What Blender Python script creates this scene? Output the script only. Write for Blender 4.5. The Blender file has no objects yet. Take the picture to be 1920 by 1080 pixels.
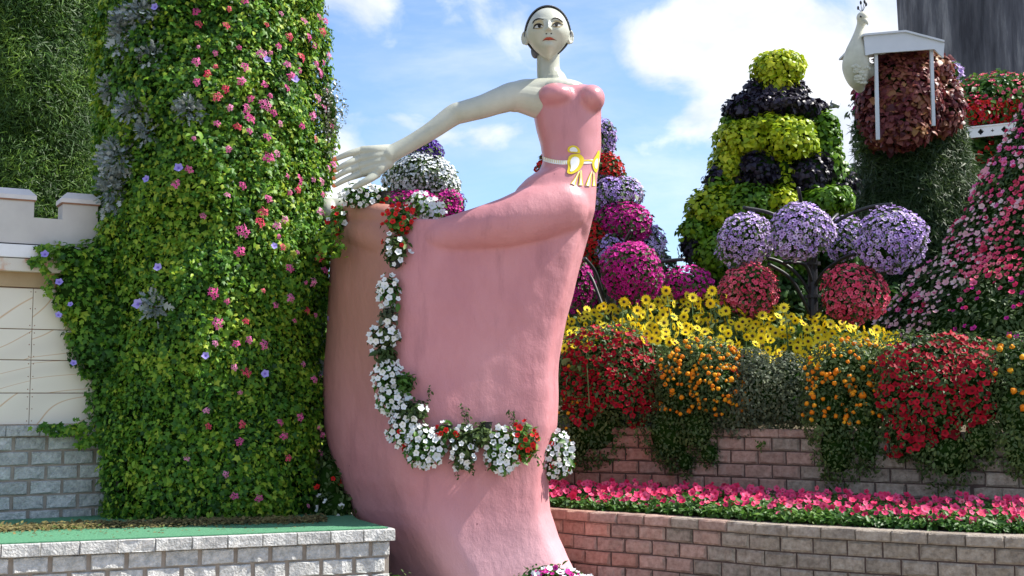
import bpy, bmesh, math, random
import numpy as np
from mathutils import Vector, Matrix
from mathutils.bvhtree import BVHTree

random.seed(7)
rng = np.random.default_rng(7)
sc = bpy.context.scene
COL = sc.collection

# ------------------------------------------------------------------ camera
FPX, HZ, CAMZ = 2318.0, 740.0, 2.9
PITCH = math.atan((HZ - 540) / FPX)
cam_d = bpy.data.cameras.new('camera')
cam = bpy.data.objects.new('camera', cam_d); COL.objects.link(cam)
cam.location = (0, 0, CAMZ)
cam.rotation_euler = (math.pi / 2 + PITCH, 0, 0)
cam_d.sensor_width = 36.0
cam_d.lens = 36.0 * FPX / 1920.0
cam_d.clip_end = 3000
sc.camera = cam

# ------------------------------------------------------------------ sun and sky
SUN_EL, SUN_AZ = math.radians(50), math.radians(84)      # azimuth clockwise from +Y
to_sun = Vector((math.sin(SUN_AZ) * math.cos(SUN_EL), math.cos(SUN_AZ) * math.cos(SUN_EL), math.sin(SUN_EL)))
sun_d = bpy.data.lights.new('sun', 'SUN'); sun_d.energy = 4.1; sun_d.angle = math.radians(0.6); sun_d.color = (1.0, 0.95, 0.87)
sun = bpy.data.objects.new('sun', sun_d); COL.objects.link(sun)
sun.rotation_euler = to_sun.to_track_quat('Z', 'Y').to_euler()
world = bpy.data.worlds.new('World'); sc.world = world; world.use_nodes = True
sc.view_settings.view_transform = 'Standard'; sc.view_settings.look = 'None'
sc.view_settings.exposure = 1.16; sc.view_settings.gamma = 1.0
try: sc.view_settings.use_curve_mapping = False
except Exception: pass

def build_world():
    nt = world.node_tree; N = nt.nodes; L = nt.links; N.clear()
    out = N.new('ShaderNodeOutputWorld'); bg = N.new('ShaderNodeBackground'); L.new(bg.outputs[0], out.inputs[0])
    bg.inputs['Strength'].default_value = 0.13
    sky = N.new('ShaderNodeTexSky'); sky.sky_type = 'NISHITA'; sky.sun_disc = False
    sky.sun_elevation = SUN_EL; sky.sun_rotation = SUN_AZ
    sky.air_density = 1.0; sky.dust_density = 0.8; sky.ozone_density = 3.0; sky.altitude = 0
    tc = N.new('ShaderNodeTexCoord')
    def noise(scale, detail, rough, vec, loc=(0, 0, 0), sc_=(1, 1, 1)):
        mp = N.new('ShaderNodeMapping'); mp.inputs['Location'].default_value = loc; mp.inputs['Scale'].default_value = sc_
        L.new(vec, mp.inputs[0])
        n = N.new('ShaderNodeTexNoise'); n.inputs['Scale'].default_value = scale; n.inputs['Detail'].default_value = detail
        n.inputs['Roughness'].default_value = rough; n.inputs['Distortion'].default_value = 0.3
        L.new(mp.outputs[0], n.inputs['Vector']); return n.outputs['Fac']
    def mth(op, a, b=None, c=None):
        m = N.new('ShaderNodeMath'); m.operation = op
        for i, v in enumerate((a, b, c)):
            if v is None: continue
            if isinstance(v, (int, float)): m.inputs[i].default_value = v
            else: L.new(v, m.inputs[i])
        return m.outputs[0]
    gen = tc.outputs['Generated']
    n1 = noise(11.0, 10, 0.55, gen, (1.3, 0.2, 0.65), (1, 1, 1.5))
    # heaped clouds: soft banks standing in given directions of the sky, broken up by noise
    def bank(d, rad, amp):
        dv = Vector(d).normalized()
        vm = N.new('ShaderNodeVectorMath'); vm.operation = 'DISTANCE'
        L.new(gen, vm.inputs[0]); vm.inputs[1].default_value = dv
        q = mth('DIVIDE', vm.outputs['Value'], rad)
        q = mth('POWER', q, 2.0); q = mth('MULTIPLY', q, -1.0); q = mth('EXPONENT', q)
        return mth('MULTIPLY', q, amp)
    def pdir(px, py):
        xc, yc = (px - 960) / FPX, (540 - py) / FPX
        return (xc, math.cos(PITCH) - yc * math.sin(PITCH), math.sin(PITCH) + yc * math.cos(PITCH))
    banks = [(pdir(1190, 70), .030, .26), (pdir(1250, 105), .034, .24), (pdir(1370, 60), .042, .30), (pdir(1470, 80), .05, .28), (pdir(1620, 110), .07, .24), (pdir(1560, 230), .06, .16),
             (pdir(1340, 150), .05, .10), (pdir(690, 20), .035, .13), (pdir(800, 130), .05, .08), (pdir(620, 350), .035, .3),
             ((-.6, .7, .45), .25, .3), ((.9, .3, .5), .3, .34), ((.3, -.8, .5), .35, .3), ((-.7, -.5, .6), .4, .34), ((-.9, .4, .3), .2, .3), ((.5, .6, .6), .2, .25), ((.8, .6, .2), .15, .3)]
    tot = None
    for b in banks:
        v = bank(*b); tot = v if tot is None else mth('ADD', tot, v)
    dens = mth('ADD', n1, tot)
    mr = N.new('ShaderNodeMapRange'); mr.interpolation_type = 'SMOOTHSTEP'
    mr.inputs['From Min'].default_value = 0.54; mr.inputs['From Max'].default_value = 0.80
    L.new(dens, mr.inputs['Value'])
    n2 = noise(9.0, 6, 0.55, gen, (3.1, 1.2, .3), (1, 1, 1.5))
    cr = N.new('ShaderNodeValToRGB'); L.new(n2, cr.inputs[0])
    cr.color_ramp.elements[0].position = .3; cr.color_ramp.elements[0].color = (2.7, 3.0, 3.6, 1)
    cr.color_ramp.elements[1].position = .62; cr.color_ramp.elements[1].color = (4.5, 4.55, 4.7, 1)
    wisp = noise(3.2, 7, .62, gen, (.4, 2.2, 5.1), (1, 1, 3.4))
    w2 = N.new('ShaderNodeMapRange'); w2.interpolation_type = 'SMOOTHSTEP'; L.new(wisp, w2.inputs['Value'])
    w2.inputs['From Min'].default_value = .40; w2.inputs['From Max'].default_value = .78; w2.inputs['To Max'].default_value = .45
    fac = mth('MAXIMUM', mr.outputs[0], w2.outputs[0])
    tint = N.new('ShaderNodeMix'); tint.data_type = 'RGBA'; tint.blend_type = 'MULTIPLY'; tint.inputs[0].default_value = 1.0
    L.new(sky.outputs[0], tint.inputs[6]); tint.inputs[7].default_value = (0.665, 0.72, 0.81, 1)
    hz = N.new('ShaderNodeMix'); hz.data_type = 'RGBA'; L.new(fac, hz.inputs[0])
    L.new(tint.outputs[2], hz.inputs[6]); L.new(cr.outputs[0], hz.inputs[7])
    L.new(hz.outputs[2], bg.inputs['Color'])
build_world()

# ------------------------------------------------------------------ helpers
def W(px, py, Y):
    xc, yc = (px - 960) / FPX, (540 - py) / FPX
    dy = math.cos(PITCH) - yc * math.sin(PITCH); dz = math.sin(PITCH) + yc * math.cos(PITCH)
    s = Y / dy
    return Vector((xc * s, Y, CAMZ + dz * s))
def zat(py, Y): return W(960, py, Y).z
def proj(P):
    x, y, z = P[:, 0], P[:, 1], P[:, 2] - CAMZ
    cy = y * math.cos(PITCH) + z * math.sin(PITCH); cz = z * math.cos(PITCH) - y * math.sin(PITCH)
    return 960 + FPX * x / cy, 540 - FPX * cz / cy
def mpp(Y): return Y / FPX

def vnoise(P, scale=1.0, seed=0):
    P = np.asarray(P) * scale + seed * 17.31
    i = np.floor(P).astype(np.int64); f = P - i; f = f * f * (3 - 2 * f)
    def h(a, b, c):
        n = (a * 374761393 + b * 668265263 + c * 2147483647 + seed * 974711) & 0xffffffff
        n = ((n ^ (n >> 13)) * 1274126177) & 0xffffffff
        return ((n ^ (n >> 16)) & 0xffff) / 65535.0
    r = 0
    for dx in (0, 1):
        for dy in (0, 1):
            for dz in (0, 1):
                w = (f[:, 0] if dx else 1 - f[:, 0]) * (f[:, 1] if dy else 1 - f[:, 1]) * (f[:, 2] if dz else 1 - f[:, 2])
                r = r + w * h(i[:, 0] + dx, i[:, 1] + dy, i[:, 2] + dz)
    return r
def nrmz(v): return v / np.maximum(np.linalg.norm(v, axis=-1, keepdims=True), 1e-9)

def tag(o, label=None, cat=None, group=None, kind=None):
    if label: o['label'] = label
    if cat: o['category'] = cat
    if group: o['group'] = group
    if kind: o['kind'] = kind
    return o
def thing(name, label, cat, loc=(0, 0, 0), group=None):
    o = bpy.data.objects.new(name, None); o.empty_display_size = .2; COL.objects.link(o)
    o.location = loc
    return tag(o, label, cat, group, 'thing')
def link(name, me, parent=None, loc=None):
    o = bpy.data.objects.new(name, me); COL.objects.link(o)
    if loc is not None: o.location = loc
    if parent is not None:
        o.parent = parent
        wl = Vector((0, 0, 0)); q = parent
        while q is not None: wl += q.location; q = q.parent      # parents are only translated
        o.matrix_parent_inverse = Matrix.Translation(-wl)
    return o
def raw_mesh(name, V, F, mats=(), rnd=None, rad=None, midx=None, smooth=False):
    V = np.ascontiguousarray(V, dtype=np.float32); F = np.ascontiguousarray(F, dtype=np.int32)
    me = bpy.data.meshes.new(name); k = F.shape[1]
    me.vertices.add(len(V)); me.vertices.foreach_set('co', V.ravel())
    me.loops.add(F.size); me.loops.foreach_set('vertex_index', F.ravel())
    me.polygons.add(len(F)); me.polygons.foreach_set('loop_start', np.arange(0, F.size, k, dtype=np.int32))
    try: me.polygons.foreach_set('loop_total', np.full(len(F), k, dtype=np.int32))
    except Exception: pass
    for m in mats: me.materials.append(m)
    if midx is not None: me.polygons.foreach_set('material_index', np.ascontiguousarray(midx, dtype=np.int32))
    if smooth: me.polygons.foreach_set('use_smooth', np.ones(len(F), dtype=bool))
    for nm, a in (('rnd', rnd), ('rad', rad)):
        if a is not None:
            at = me.attributes.new(nm, 'FLOAT', 'POINT'); at.data.foreach_set('value', np.ascontiguousarray(a, dtype=np.float32))
    me.update(calc_edges=True); me.validate()
    return me
def bm_obj(name, bm, mat, parent=None, smooth=False, loc=None):
    me = bpy.data.meshes.new(name)
    bmesh.ops.recalc_face_normals(bm, faces=bm.faces)
    bm.to_mesh(me); bm.free()
    for m in (mat if isinstance(mat, (list, tuple)) else [mat]): me.materials.append(m)
    if smooth: me.polygons.foreach_set('use_smooth', [True] * len(me.polygons))
    return link(name, me, parent, loc)

def grid_quads(nu, nv, closed_u=False):
    F = []
    for j in range(nv - 1):
        for i in range(nu if closed_u else nu - 1):
            a = j * nu + i; b = j * nu + (i + 1) % nu
            F.append((a, b, b + nu, a + nu))
    return F
def tube_bm(bm, pts, rad, seg=10, cap=True):
    pts = [Vector(p) for p in pts]
    if isinstance(rad, (int, float)): rad = [rad] * len(pts)
    rings = []; ref = None
    for i, p in enumerate(pts):
        t = (pts[min(i + 1, len(pts) - 1)] - pts[max(i - 1, 0)]).normalized()
        if ref is None: ref = Vector((0, 0, 1)) if abs(t.z) < .9 else Vector((1, 0, 0))
        u = t.cross(ref).normalized(); v = t.cross(u).normalized(); ref = u.cross(t) if u.cross(t).length > .1 else ref
        rr = rad[i] if isinstance(rad[i], (tuple, list)) else (rad[i], rad[i])
        rings.append([bm.verts.new(p + u * math.cos(a) * rr[0] + v * math.sin(a) * rr[1]) for a in [2 * math.pi * k / seg for k in range(seg)]])
    for a, b in zip(rings, rings[1:]):
        for k in range(seg): bm.faces.new((a[k], a[(k + 1) % seg], b[(k + 1) % seg], b[k]))
    if cap: bm.faces.new(rings[0][::-1]); bm.faces.new(rings[-1])
def box_bm(bm, x0, x1, y0, y1, z0, z1, M=None):
    vs = [bm.verts.new(v) for v in ((x0, y0, z0), (x1, y0, z0), (x1, y1, z0), (x0, y1, z0), (x0, y0, z1), (x1, y0, z1), (x1, y1, z1), (x0, y1, z1))]
    for f in ((0, 3, 2, 1), (4, 5, 6, 7), (0, 1, 5, 4), (1, 2, 6, 5), (2, 3, 7, 6), (3, 0, 4, 7)): bm.faces.new([vs[i] for i in f])
    if M is not None:
        for v in vs: v.co = M @ v.co
    return vs
def sphere_bm(bm, c, r, nu=20, nv=12, M=None):
    r = Vector((r, r, r)) if isinstance(r, (int, float)) else Vector(r); c = Vector(c)
    rows = []
    for j in range(1, nv):
        th = math.pi * j / nv
        rows.append([bm.verts.new(Vector((math.sin(th) * math.cos(2 * math.pi * i / nu) * r.x, math.sin(th) * math.sin(2 * math.pi * i / nu) * r.y, math.cos(th) * r.z))) for i in range(nu)])
    t = bm.verts.new((0, 0, r.z)); b = bm.verts.new((0, 0, -r.z))
    for a, d in zip(rows, rows[1:]):
        for i in range(nu): bm.faces.new((a[i], d[i], d[(i + 1) % nu], a[(i + 1) % nu]))
    for i in range(nu):
        bm.faces.new((t, rows[0][i], rows[0][(i + 1) % nu])); bm.faces.new((b, rows[-1][(i + 1) % nu], rows[-1][i]))
    for v in [t, b] + [v for rr in rows for v in rr]:
        if M is not None: v.co = M @ v.co
        v.co += c

# ------------------------------------------------------------------ materials
def mat_base(name):
    m = bpy.data.materials.new(name); m.use_nodes = True
    return m, m.node_tree.nodes, m.node_tree.links, m.node_tree.nodes['Principled BSDF']
def ramp(N, cols, pos=None):
    r = N.new('ShaderNodeValToRGB'); e = r.color_ramp.elements
    pos = pos or [i / (len(cols) - 1) for i in range(len(cols))]
    while len(e) < len(cols): e.new(0.5)
    for i, c in enumerate(cols): e[i].position = pos[i]; e[i].color = (*c, 1)
    return r
def leaf_mat(name, cols, rough=.45, trans=.3, per_object=False, spec=.28):
    m, N, L, P = mat_base(name)
    if per_object:
        s = N.new('ShaderNodeObjectInfo').outputs['Random']
    else:
        a = N.new('ShaderNodeAttribute'); a.attribute_name = 'rnd'; s = a.outputs['Fac']
    r = ramp(N, cols); L.new(s, r.inputs[0])
    L.new(r.outputs[0], P.inputs['Base Color']); P.inputs['Roughness'].default_value = rough
    P.inputs['Specular IOR Level'].default_value = spec
    t = N.new('ShaderNodeBsdfTranslucent'); L.new(r.outputs[0], t.inputs[0])
    mx = N.new('ShaderNodeMixShader'); mx.inputs[0].default_value = trans
    L.new(P.outputs[0], mx.inputs[1]); L.new(t.outputs[0], mx.inputs[2]); L.new(mx.outputs[0], N['Material Output'].inputs[0])
    return m
def petal_mat(name, cols, centre, per_object=True, cpos=.3, trans=.22):
    m, N, L, P = mat_base(name)
    if per_object: s = N.new('ShaderNodeObjectInfo').outputs['Random']
    else:
        a = N.new('ShaderNodeAttribute'); a.attribute_name = 'rnd'; s = a.outputs['Fac']
    r = ramp(N, cols); L.new(s, r.inputs[0])
    a2 = N.new('ShaderNodeAttribute'); a2.attribute_name = 'rad'
    mr = N.new('ShaderNodeMapRange'); L.new(a2.outputs['Fac'], mr.inputs['Value']); mr.inputs['From Min'].default_value = cpos * .4; mr.inputs['From Max'].default_value = cpos + .25
    mx = N.new('ShaderNodeMix'); mx.data_type = 'RGBA'; L.new(mr.outputs[0], mx.inputs[0]); mx.inputs[6].default_value = (*centre, 1); L.new(r.outputs[0], mx.inputs[7])
    L.new(mx.outputs[2], P.inputs['Base Color']); P.inputs['Roughness'].default_value = .6; P.inputs['Specular IOR Level'].default_value = .2
    t = N.new('ShaderNodeBsdfTranslucent'); L.new(mx.outputs[2], t.inputs[0])
    ms = N.new('ShaderNodeMixShader'); ms.inputs[0].default_value = trans
    L.new(P.outputs[0], ms.inputs[1]); L.new(t.outputs[0], ms.inputs[2]); L.new(ms.outputs[0], N['Material Output'].inputs[0])
    return m
def surf_mat(name, cols, scale=3, rough=.8, bump=.3, bscale=40, detail=6, coat=0, bdist=.01, obj_rand=0.0, spec=.4, fine=None):
    m, N, L, P = mat_base(name)
    tc = N.new('ShaderNodeTexCoord')
    src = tc.outputs['Object']
    if obj_rand:
        oi = N.new('ShaderNodeObjectInfo'); va = N.new('ShaderNodeVectorMath'); va.operation = 'MULTIPLY_ADD'
        L.new(oi.outputs['Location'], va.inputs[0]); va.inputs[1].default_value = (7.3, 5.1, 3.7); L.new(src, va.inputs[2]); src = va.outputs[0]
    n = N.new('ShaderNodeTexNoise'); n.inputs['Scale'].default_value = scale; n.inputs['Detail'].default_value = detail; n.inputs['Roughness'].default_value = .6
    L.new(src, n.inputs['Vector'])
    r = ramp(N, cols, [.3 + .4 * i / (len(cols) - 1) for i in range(len(cols))]); L.new(n.outputs['Fac'], r.inputs[0])
    colour = r.outputs[0]
    if obj_rand:
        hs = N.new('ShaderNodeHueSaturation'); mrr = N.new('ShaderNodeMapRange'); L.new(oi.outputs['Random'], mrr.inputs['Value'])
        mrr.inputs['To Min'].default_value = 1 - obj_rand; mrr.inputs['To Max'].default_value = 1 + obj_rand
        L.new(mrr.outputs[0], hs.inputs['Value']); L.new(colour, hs.inputs['Color']); colour = hs.outputs[0]
    L.new(colour, P.inputs['Base Color']); P.inputs['Roughness'].default_value = rough; P.inputs['Specular IOR Level'].default_value = spec
    if coat: P.inputs['Coat Weight'].default_value = coat; P.inputs['Coat Roughness'].default_value = .25
    if bump:
        b = N.new('ShaderNodeTexNoise'); b.inputs['Scale'].default_value = bscale; b.inputs['Detail'].default_value = 5; L.new(src, b.inputs['Vector'])
        bp = N.new('ShaderNodeBump'); bp.inputs['Strength'].default_value = bump; bp.inputs['Distance'].default_value = bdist
        L.new(b.outputs['Fac'], bp.inputs['Height']); L.new(bp.outputs[0], P.inputs['Normal'])
    return m

M = {}
M['ivy'] = leaf_mat('ivy_green', [(.018, .07, .010), (.045, .15, .015), (.105, .25, .02), (.20, .35, .025), (.36, .46, .04)], rough=.48, trans=.34)
M['ivy_o'] = leaf_mat('ivy_green_leaf', [(.03, .1, .012), (.08, .2, .016), (.18, .32, .02), (.34, .42, .04)], rough=.48, trans=.34, per_object=True)
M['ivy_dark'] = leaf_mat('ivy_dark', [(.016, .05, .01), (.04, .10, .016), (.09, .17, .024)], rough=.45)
M['blade'] = leaf_mat('grassy_green', [(.022, .06, .012), (.055, .13, .02), (.17, .29, .03)], rough=.5)
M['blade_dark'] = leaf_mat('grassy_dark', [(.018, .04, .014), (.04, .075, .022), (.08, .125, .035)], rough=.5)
M['silver'] = leaf_mat('silver_leaf', [(.13, .17, .165), (.25, .30, .29), (.45, .50, .485)], rough=.7, trans=.12)
M['lime'] = leaf_mat('lime_leaf', [(.16, .27, .012), (.32, .43, .012), (.5, .56, .02), (.62, .62, .04)], rough=.4, trans=.3)
M['limegreen'] = leaf_mat('lime_green_leaf', [(.06, .15, .012), (.12, .25, .014), (.24, .38, .02)], rough=.4, trans=.3)
M['purpleleaf'] = leaf_mat('dark_purple_leaf', [(.008, .007, .014), (.018, .013, .026), (.035, .028, .05)], rough=.4, trans=.1)
M['coleus'] = leaf_mat('coleus_leaf', [(.08, .016, .022), (.17, .035, .04), (.27, .085, .055), (.34, .17, .06)], rough=.45, trans=.25)
M['bushleaf'] = leaf_mat('bush_leaf', [(.035, .065, .02), (.075, .125, .035), (.16, .22, .065)], rough=.5)
M['greyleaf'] = leaf_mat('grey_green_leaf', [(.05, .07, .04), (.11, .135, .075), (.21, .24, .13)], rough=.5)
M['freshleaf'] = leaf_mat('fresh_leaf', [(.03, .09, .015), (.07, .17, .022), (.15, .27, .04)], rough=.45)
M['sunleaf'] = leaf_mat('sunflower_leaf', [(.06, .12, .03), (.13, .2, .055), (.26, .33, .13)], rough=.55)
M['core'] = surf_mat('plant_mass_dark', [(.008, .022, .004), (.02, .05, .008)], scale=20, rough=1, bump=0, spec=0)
M['bark'] = surf_mat('woody_stem', [(.05, .035, .02), (.1, .07, .045)], scale=12, rough=.9)
M['stem'] = surf_mat('green_stem', [(.06, .12, .03), (.12, .2, .06)], scale=12, rough=.7, bump=0)
M['soil'] = surf_mat('garden_soil', [(.05, .035, .02), (.1, .075, .045), (.14, .12, .06)], scale=9, rough=.95, bump=.6, bscale=60, bdist=.02)
def pm(name, cols, centre, **k):
    M[name] = petal_mat(name + '_petal', cols, centre, per_object=True, **k)
    M[name + '_j'] = petal_mat(name + '_petals', cols, centre, per_object=False, **k)
pm('white', [(.68, .72, .74), (.82, .84, .85), (.86, .87, .86)], (.55, .62, .42), cpos=.12)
pm('red', [(.5, .008, .01), (.7, .02, .015)], (.25, .004, .006))
pm('darkred', [(.26, .002, .012), (.38, .004, .018), (.5, .008, .025)], (.14, .002, .006))
pm('orange', [(.75, .2, .008), (.85, .3, .012), (.85, .42, .02)], (.7, .16, .005))
pm('magenta', [(.42, .006, .18), (.62, .015, .30), (.74, .05, .36)], (.22, .004, .10))
pm('lilac', [(.46, .3, .70), (.62, .46, .80), (.78, .68, .88)], (.13, .03, .27), cpos=.3)
pm('purple', [(.06, .012, .22), (.12, .03, .36)], (.03, .005, .1))
pm('coral', [(.70, .05, .12), (.84, .12, .20), (.86, .26, .30)], (.5, .02, .05))
pm('pink', [(.60, .02, .09), (.74, .05, .17), (.80, .16, .30)], (.42, .008, .03), cpos=.3)
pm('blush', [(.8, .33, .4), (.85, .52, .55), (.86, .72, .68)], (.75, .4, .3), cpos=.15)
pm('rose', [(.72, .1, .32), (.82, .2, .44), (.85, .4, .6)], (.55, .03, .2))
pm('morning', [(.3, .25, .66), (.42, .36, .76)], (.16, .08, .45), cpos=.25)
pm('yellow', [(.88, .62, .012), (.92, .74, .02), (.94, .82, .07)], (.88, .5, .01), cpos=.12, trans=.35)
M['disc'] = surf_mat('seed_disc', [(.02, .009, .005), (.07, .03, .01)], scale=90, rough=.9, bump=.5, bscale=150)
M['goldisc'] = surf_mat('gold_disc', [(.12, .06, .01), (.3, .17, .02)], scale=90, rough=.9)
M['black'] = surf_mat('black_metal', [(.010, .010, .012), (.02, .02, .024)], scale=10, rough=.45, bump=.1)
M['pot'] = surf_mat('black_plastic', [(.009, .009, .01), (.02, .02, .02)], scale=10, rough=.6, bump=.05)

# ------------------------------------------------------------------ leaf and flower shapes (tip along +y, face along +z)
def fan(pts, centre=(0, .45, 0.0), closed=True):
    V = [centre] + list(pts); n = len(pts)
    return np.array(V, float), np.array([(0, 1 + i, 1 + (i + 1) % n) for i in range(n if closed else n - 1)])
T = {}
T['ivy'] = fan([(0, 0, 0), (.34, -.04, -.08), (.30, .24, 0), (.58, .50, -.10), (.24, .58, .0), (0, 1.05, -.14), (-.24, .58, .0), (-.58, .50, -.10), (-.30, .24, 0), (-.34, -.04, -.08)], (0, .3, .06))
T['oval'] = fan([(0, 0, 0), (.24, .3, .07), (.22, .66, .05), (0, 1, -.1), (-.22, .66, .05), (-.24, .3, .07)], (0, .5, -.02))
T['heart'] = fan([(0, .1, 0), (.3, -.05, -.06), (.5, .3, -.04), (.3, .75, -.06), (0, 1.08, -.2), (-.3, .75, -.06), (-.5, .3, -.04), (-.3, -.05, -.06)], (0, .35, .08))
T['small'] = fan([(0, 0, 0), (.3, .5, .08), (0, 1, -.05), (-.3, .5, .08)], (0, .5, 0))
T['small'] = (np.array([(0, 0, 0), (.3, .5, .08), (0, 1, -.05), (-.3, .5, .08)], float), np.array([(0, 1, 2), (0, 2, 3)]))
T['blade'] = (np.array([(-.06, 0, 0), (.06, 0, 0), (.05, .6, .03), (-.05, .6, .03), (0, 1.1, -.1)], float), np.array([(0, 1, 2), (0, 2, 3), (3, 2, 4)]))
def silver_leaf():
    V = [(0, 0, 0)]; L_, R_ = [], []
    ys = [.15, .3, .42, .58, .68, .84, .92]
    for k, y in enumerate(ys):
        w = (.10 if k % 2 == 0 else .36) * (1.15 - .5 * y)
        R_.append((w, y + (.10 if k % 2 else 0), .06 if k % 2 else -.02)); L_.append((-w, y + (.10 if k % 2 else 0), .06 if k % 2 else -.02))
    V = [(0, 0, 0)] + R_ + [(0, 1.08, .05)] + L_[::-1]
    return fan(V, (0, .5, -.04))
T['silver'] = silver_leaf()
def petunia(n=5, depth=.2):
    V = [(0, 0, -depth)]; rad = [0]; k = 3 * n; rr = np.random.default_rng(4)
    for i in range(k):
        a = 2 * math.pi * (i + (.0, .22, -.22)[i % 3]) / k; r = (.40, .5, .5)[i % 3] * (1 + .05 * rr.normal())
        V.append((r * math.cos(a), r * math.sin(a), (-.05, .04, .04)[i % 3] + .03 * rr.normal())); rad.append(1)
    return np.array(V, float), np.array([(0, 1 + i, 1 + (i + 1) % k) for i in range(k)]), np.array(rad, float)
T['petunia'] = petunia()
def star5():
    V = [(0, 0, -.05)]; rad = [0]
    for i in range(10):
        a = math.pi * i / 5; r = .5 if i % 2 == 0 else .2
        V.append((r * math.cos(a), r * math.sin(a), 0.04 if i % 2 == 0 else -.02)); rad.append(1 if i % 2 == 0 else .5)
    return np.array(V, float), np.array([(0, 1 + i, 1 + (i + 1) % 10) for i in range(10)]), np.array(rad, float)
T['star'] = star5()
def cluster(base, n, spread, s, seed):
    r = np.random.default_rng(seed); bv, bf, br = base; V, F, R = [], [], []
    for k in range(n):
        a = 2 * math.pi * k * .618; q = spread * math.sqrt((k + .3) / n)
        c = np.array((q * math.cos(a), q * math.sin(a), .22 * (1 - (q / spread) ** 2)))
        nn = nrmz(np.array((c[0] * 1.5, c[1] * 1.5, .6)) + r.normal(0, .18, 3)); u = nrmz(np.cross(nn, r.normal(0, 1, 3))); w = np.cross(nn, u)
        V.append(c + s * (bv @ np.stack([u, w, nn]))); F.append(bf + len(bv) * k); R.append(br)
    return np.concatenate(V), np.concatenate(F), np.concatenate(R)
T['geranium'] = cluster(T['star'], 9, .42, .42, 3)
def pompom(seed=0):
    r = np.random.default_rng(seed); V = []; nu, nv = 7, 4; rad = []
    for j in range(nv + 1):
        th = math.pi * .75 * j / nv
        for i in range(nu):
            q = .5 * (1 + .16 * r.normal()); a = 2 * math.pi * (i + .5 * (j % 2)) / nu
            V.append((q * math.sin(th) * math.cos(a), q * math.sin(th) * math.sin(a), q * .8 * math.cos(th))); rad.append(.3 + .7 * r.random())
    F = []
    for q in grid_quads(nu, nv + 1, True): F += [(q[0], q[1], q[2]), (q[0], q[2], q[3])]
    return np.array(V), np.array(F), np.array(rad)
T['pompom'] = pompom()
def rays(n=17, r0=.14, r1=.5, cup=.05, seed=1):
    r = np.random.default_rng(seed); V, F, R = [], [], []
    for ring in (0, 1):
        for i in range(n):
            a = 2 * math.pi * (i + .5 * ring) / n + r.normal() * .04; w = math.pi / n * 1.15; L_ = r1 * (1 - .12 * ring) * (1 + .07 * r.normal())
            z = cup * (1 - ring) * r.uniform(.2, 1.4)
            b = len(V); ca, sa = math.cos(a), math.sin(a)
            V += [(r0 * ca, r0 * sa, .01 * ring), (.34 * math.cos(a - w * .9), .34 * math.sin(a - w * .9), z * .6 + .012 * ring), (L_ * ca, L_ * sa, z), (.34 * math.cos(a + w * .9), .34 * math.sin(a + w * .9), z * .6 + .012 * ring)]
            F += [(b, b + 1, b + 2), (b, b + 2, b + 3)]; R += [.1, .7, 1, .7]
    return np.array(V, float), np.array(F), np.array(R, float)
T['rays'] = rays(14, .12, .5, .07)

def frames(nrm, up=.3, jit=.5, down=.8, tj=.5):
    n = nrmz(nrm + np.array((0, 0, up)) + jit * rng.normal(0, 1, nrm.shape))
    t = np.array((0, 0, -down)) + tj * rng.normal(0, 1, nrm.shape)
    t = nrmz(t - n * np.sum(t * n, 1, keepdims=True)); b = np.cross(t, n)
    return np.stack([b, t, n], axis=1)          # rows are local axes
def inst(tmpl, pos, fr, size):
    tv, tf = tmpl[0], tmpl[1]; n = len(pos); k = len(tv)
    V = pos[:, None, :] + size[:, None, None] * np.einsum('kj,njl->nkl', tv, fr)
    F = (tf[None] + (np.arange(n) * k)[:, None, None]).reshape(-1, tf.shape[1])
    return V.reshape(-1, 3), F
def scatter(name, parent, tmpl, pos, nrm, size, mat, up=.3, jit=.5, down=.8, tj=.5, stuff=True, rv=.35, clump=1.6, sj=.25, bias=0.0):
    if len(pos) == 0: return None
    fr = frames(nrm, up, jit, down, tj); sz = size * np.exp(rng.normal(0, sj, len(pos)))
    V, F = inst(T[tmpl], pos, fr, sz); k = len(T[tmpl][0])
    cl = (vnoise(pos, clump, 5) - .5) * .75 + (vnoise(pos, clump * 3.1, 8) - .5) * .5
    r = np.clip(.42 + bias + cl * .75 + rng.normal(0, rv * .6, len(pos)), 0, 1)
    rad = np.tile(T[tmpl][2], len(pos)) if len(T[tmpl]) > 2 else None
    me = raw_mesh(name, V, F, [M[mat]], rnd=np.repeat(r, k), rad=rad)
    o = link(name, me, parent)
    if stuff: o['kind'] = 'stuff'
    return o
FM = {}
def flower_mesh(tmpl, mat, var=0):
    key = (tmpl, mat)
    if key not in FM:
        t = T[tmpl]; FM[key] = raw_mesh(mat + '_' + tmpl, t[0], t[1], [M[mat]], rad=t[2] if len(t) > 2 else None)
    return FM[key]
def put_flowers(name, parent, tmpl, mat, pos, nrm, size, up=.2, jit=.25, sj=.15):
    fr = frames(nrm, up, jit, .5, .6); me = flower_mesh(tmpl, mat)
    for i in range(len(pos)):
        s = size * math.exp(rng.normal(0, sj)); R = Matrix([list(fr[i, k]) for k in range(3)]).transposed().to_4x4()
        o = bpy.data.objects.new(name, me); COL.objects.link(o); o.parent = parent
        mw = Matrix.Translation(Vector(pos[i])) @ R @ Matrix.Scale(s, 4)
        o.matrix_basis = Matrix.Translation(-parent.location) @ mw if parent.parent is None else mw
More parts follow.
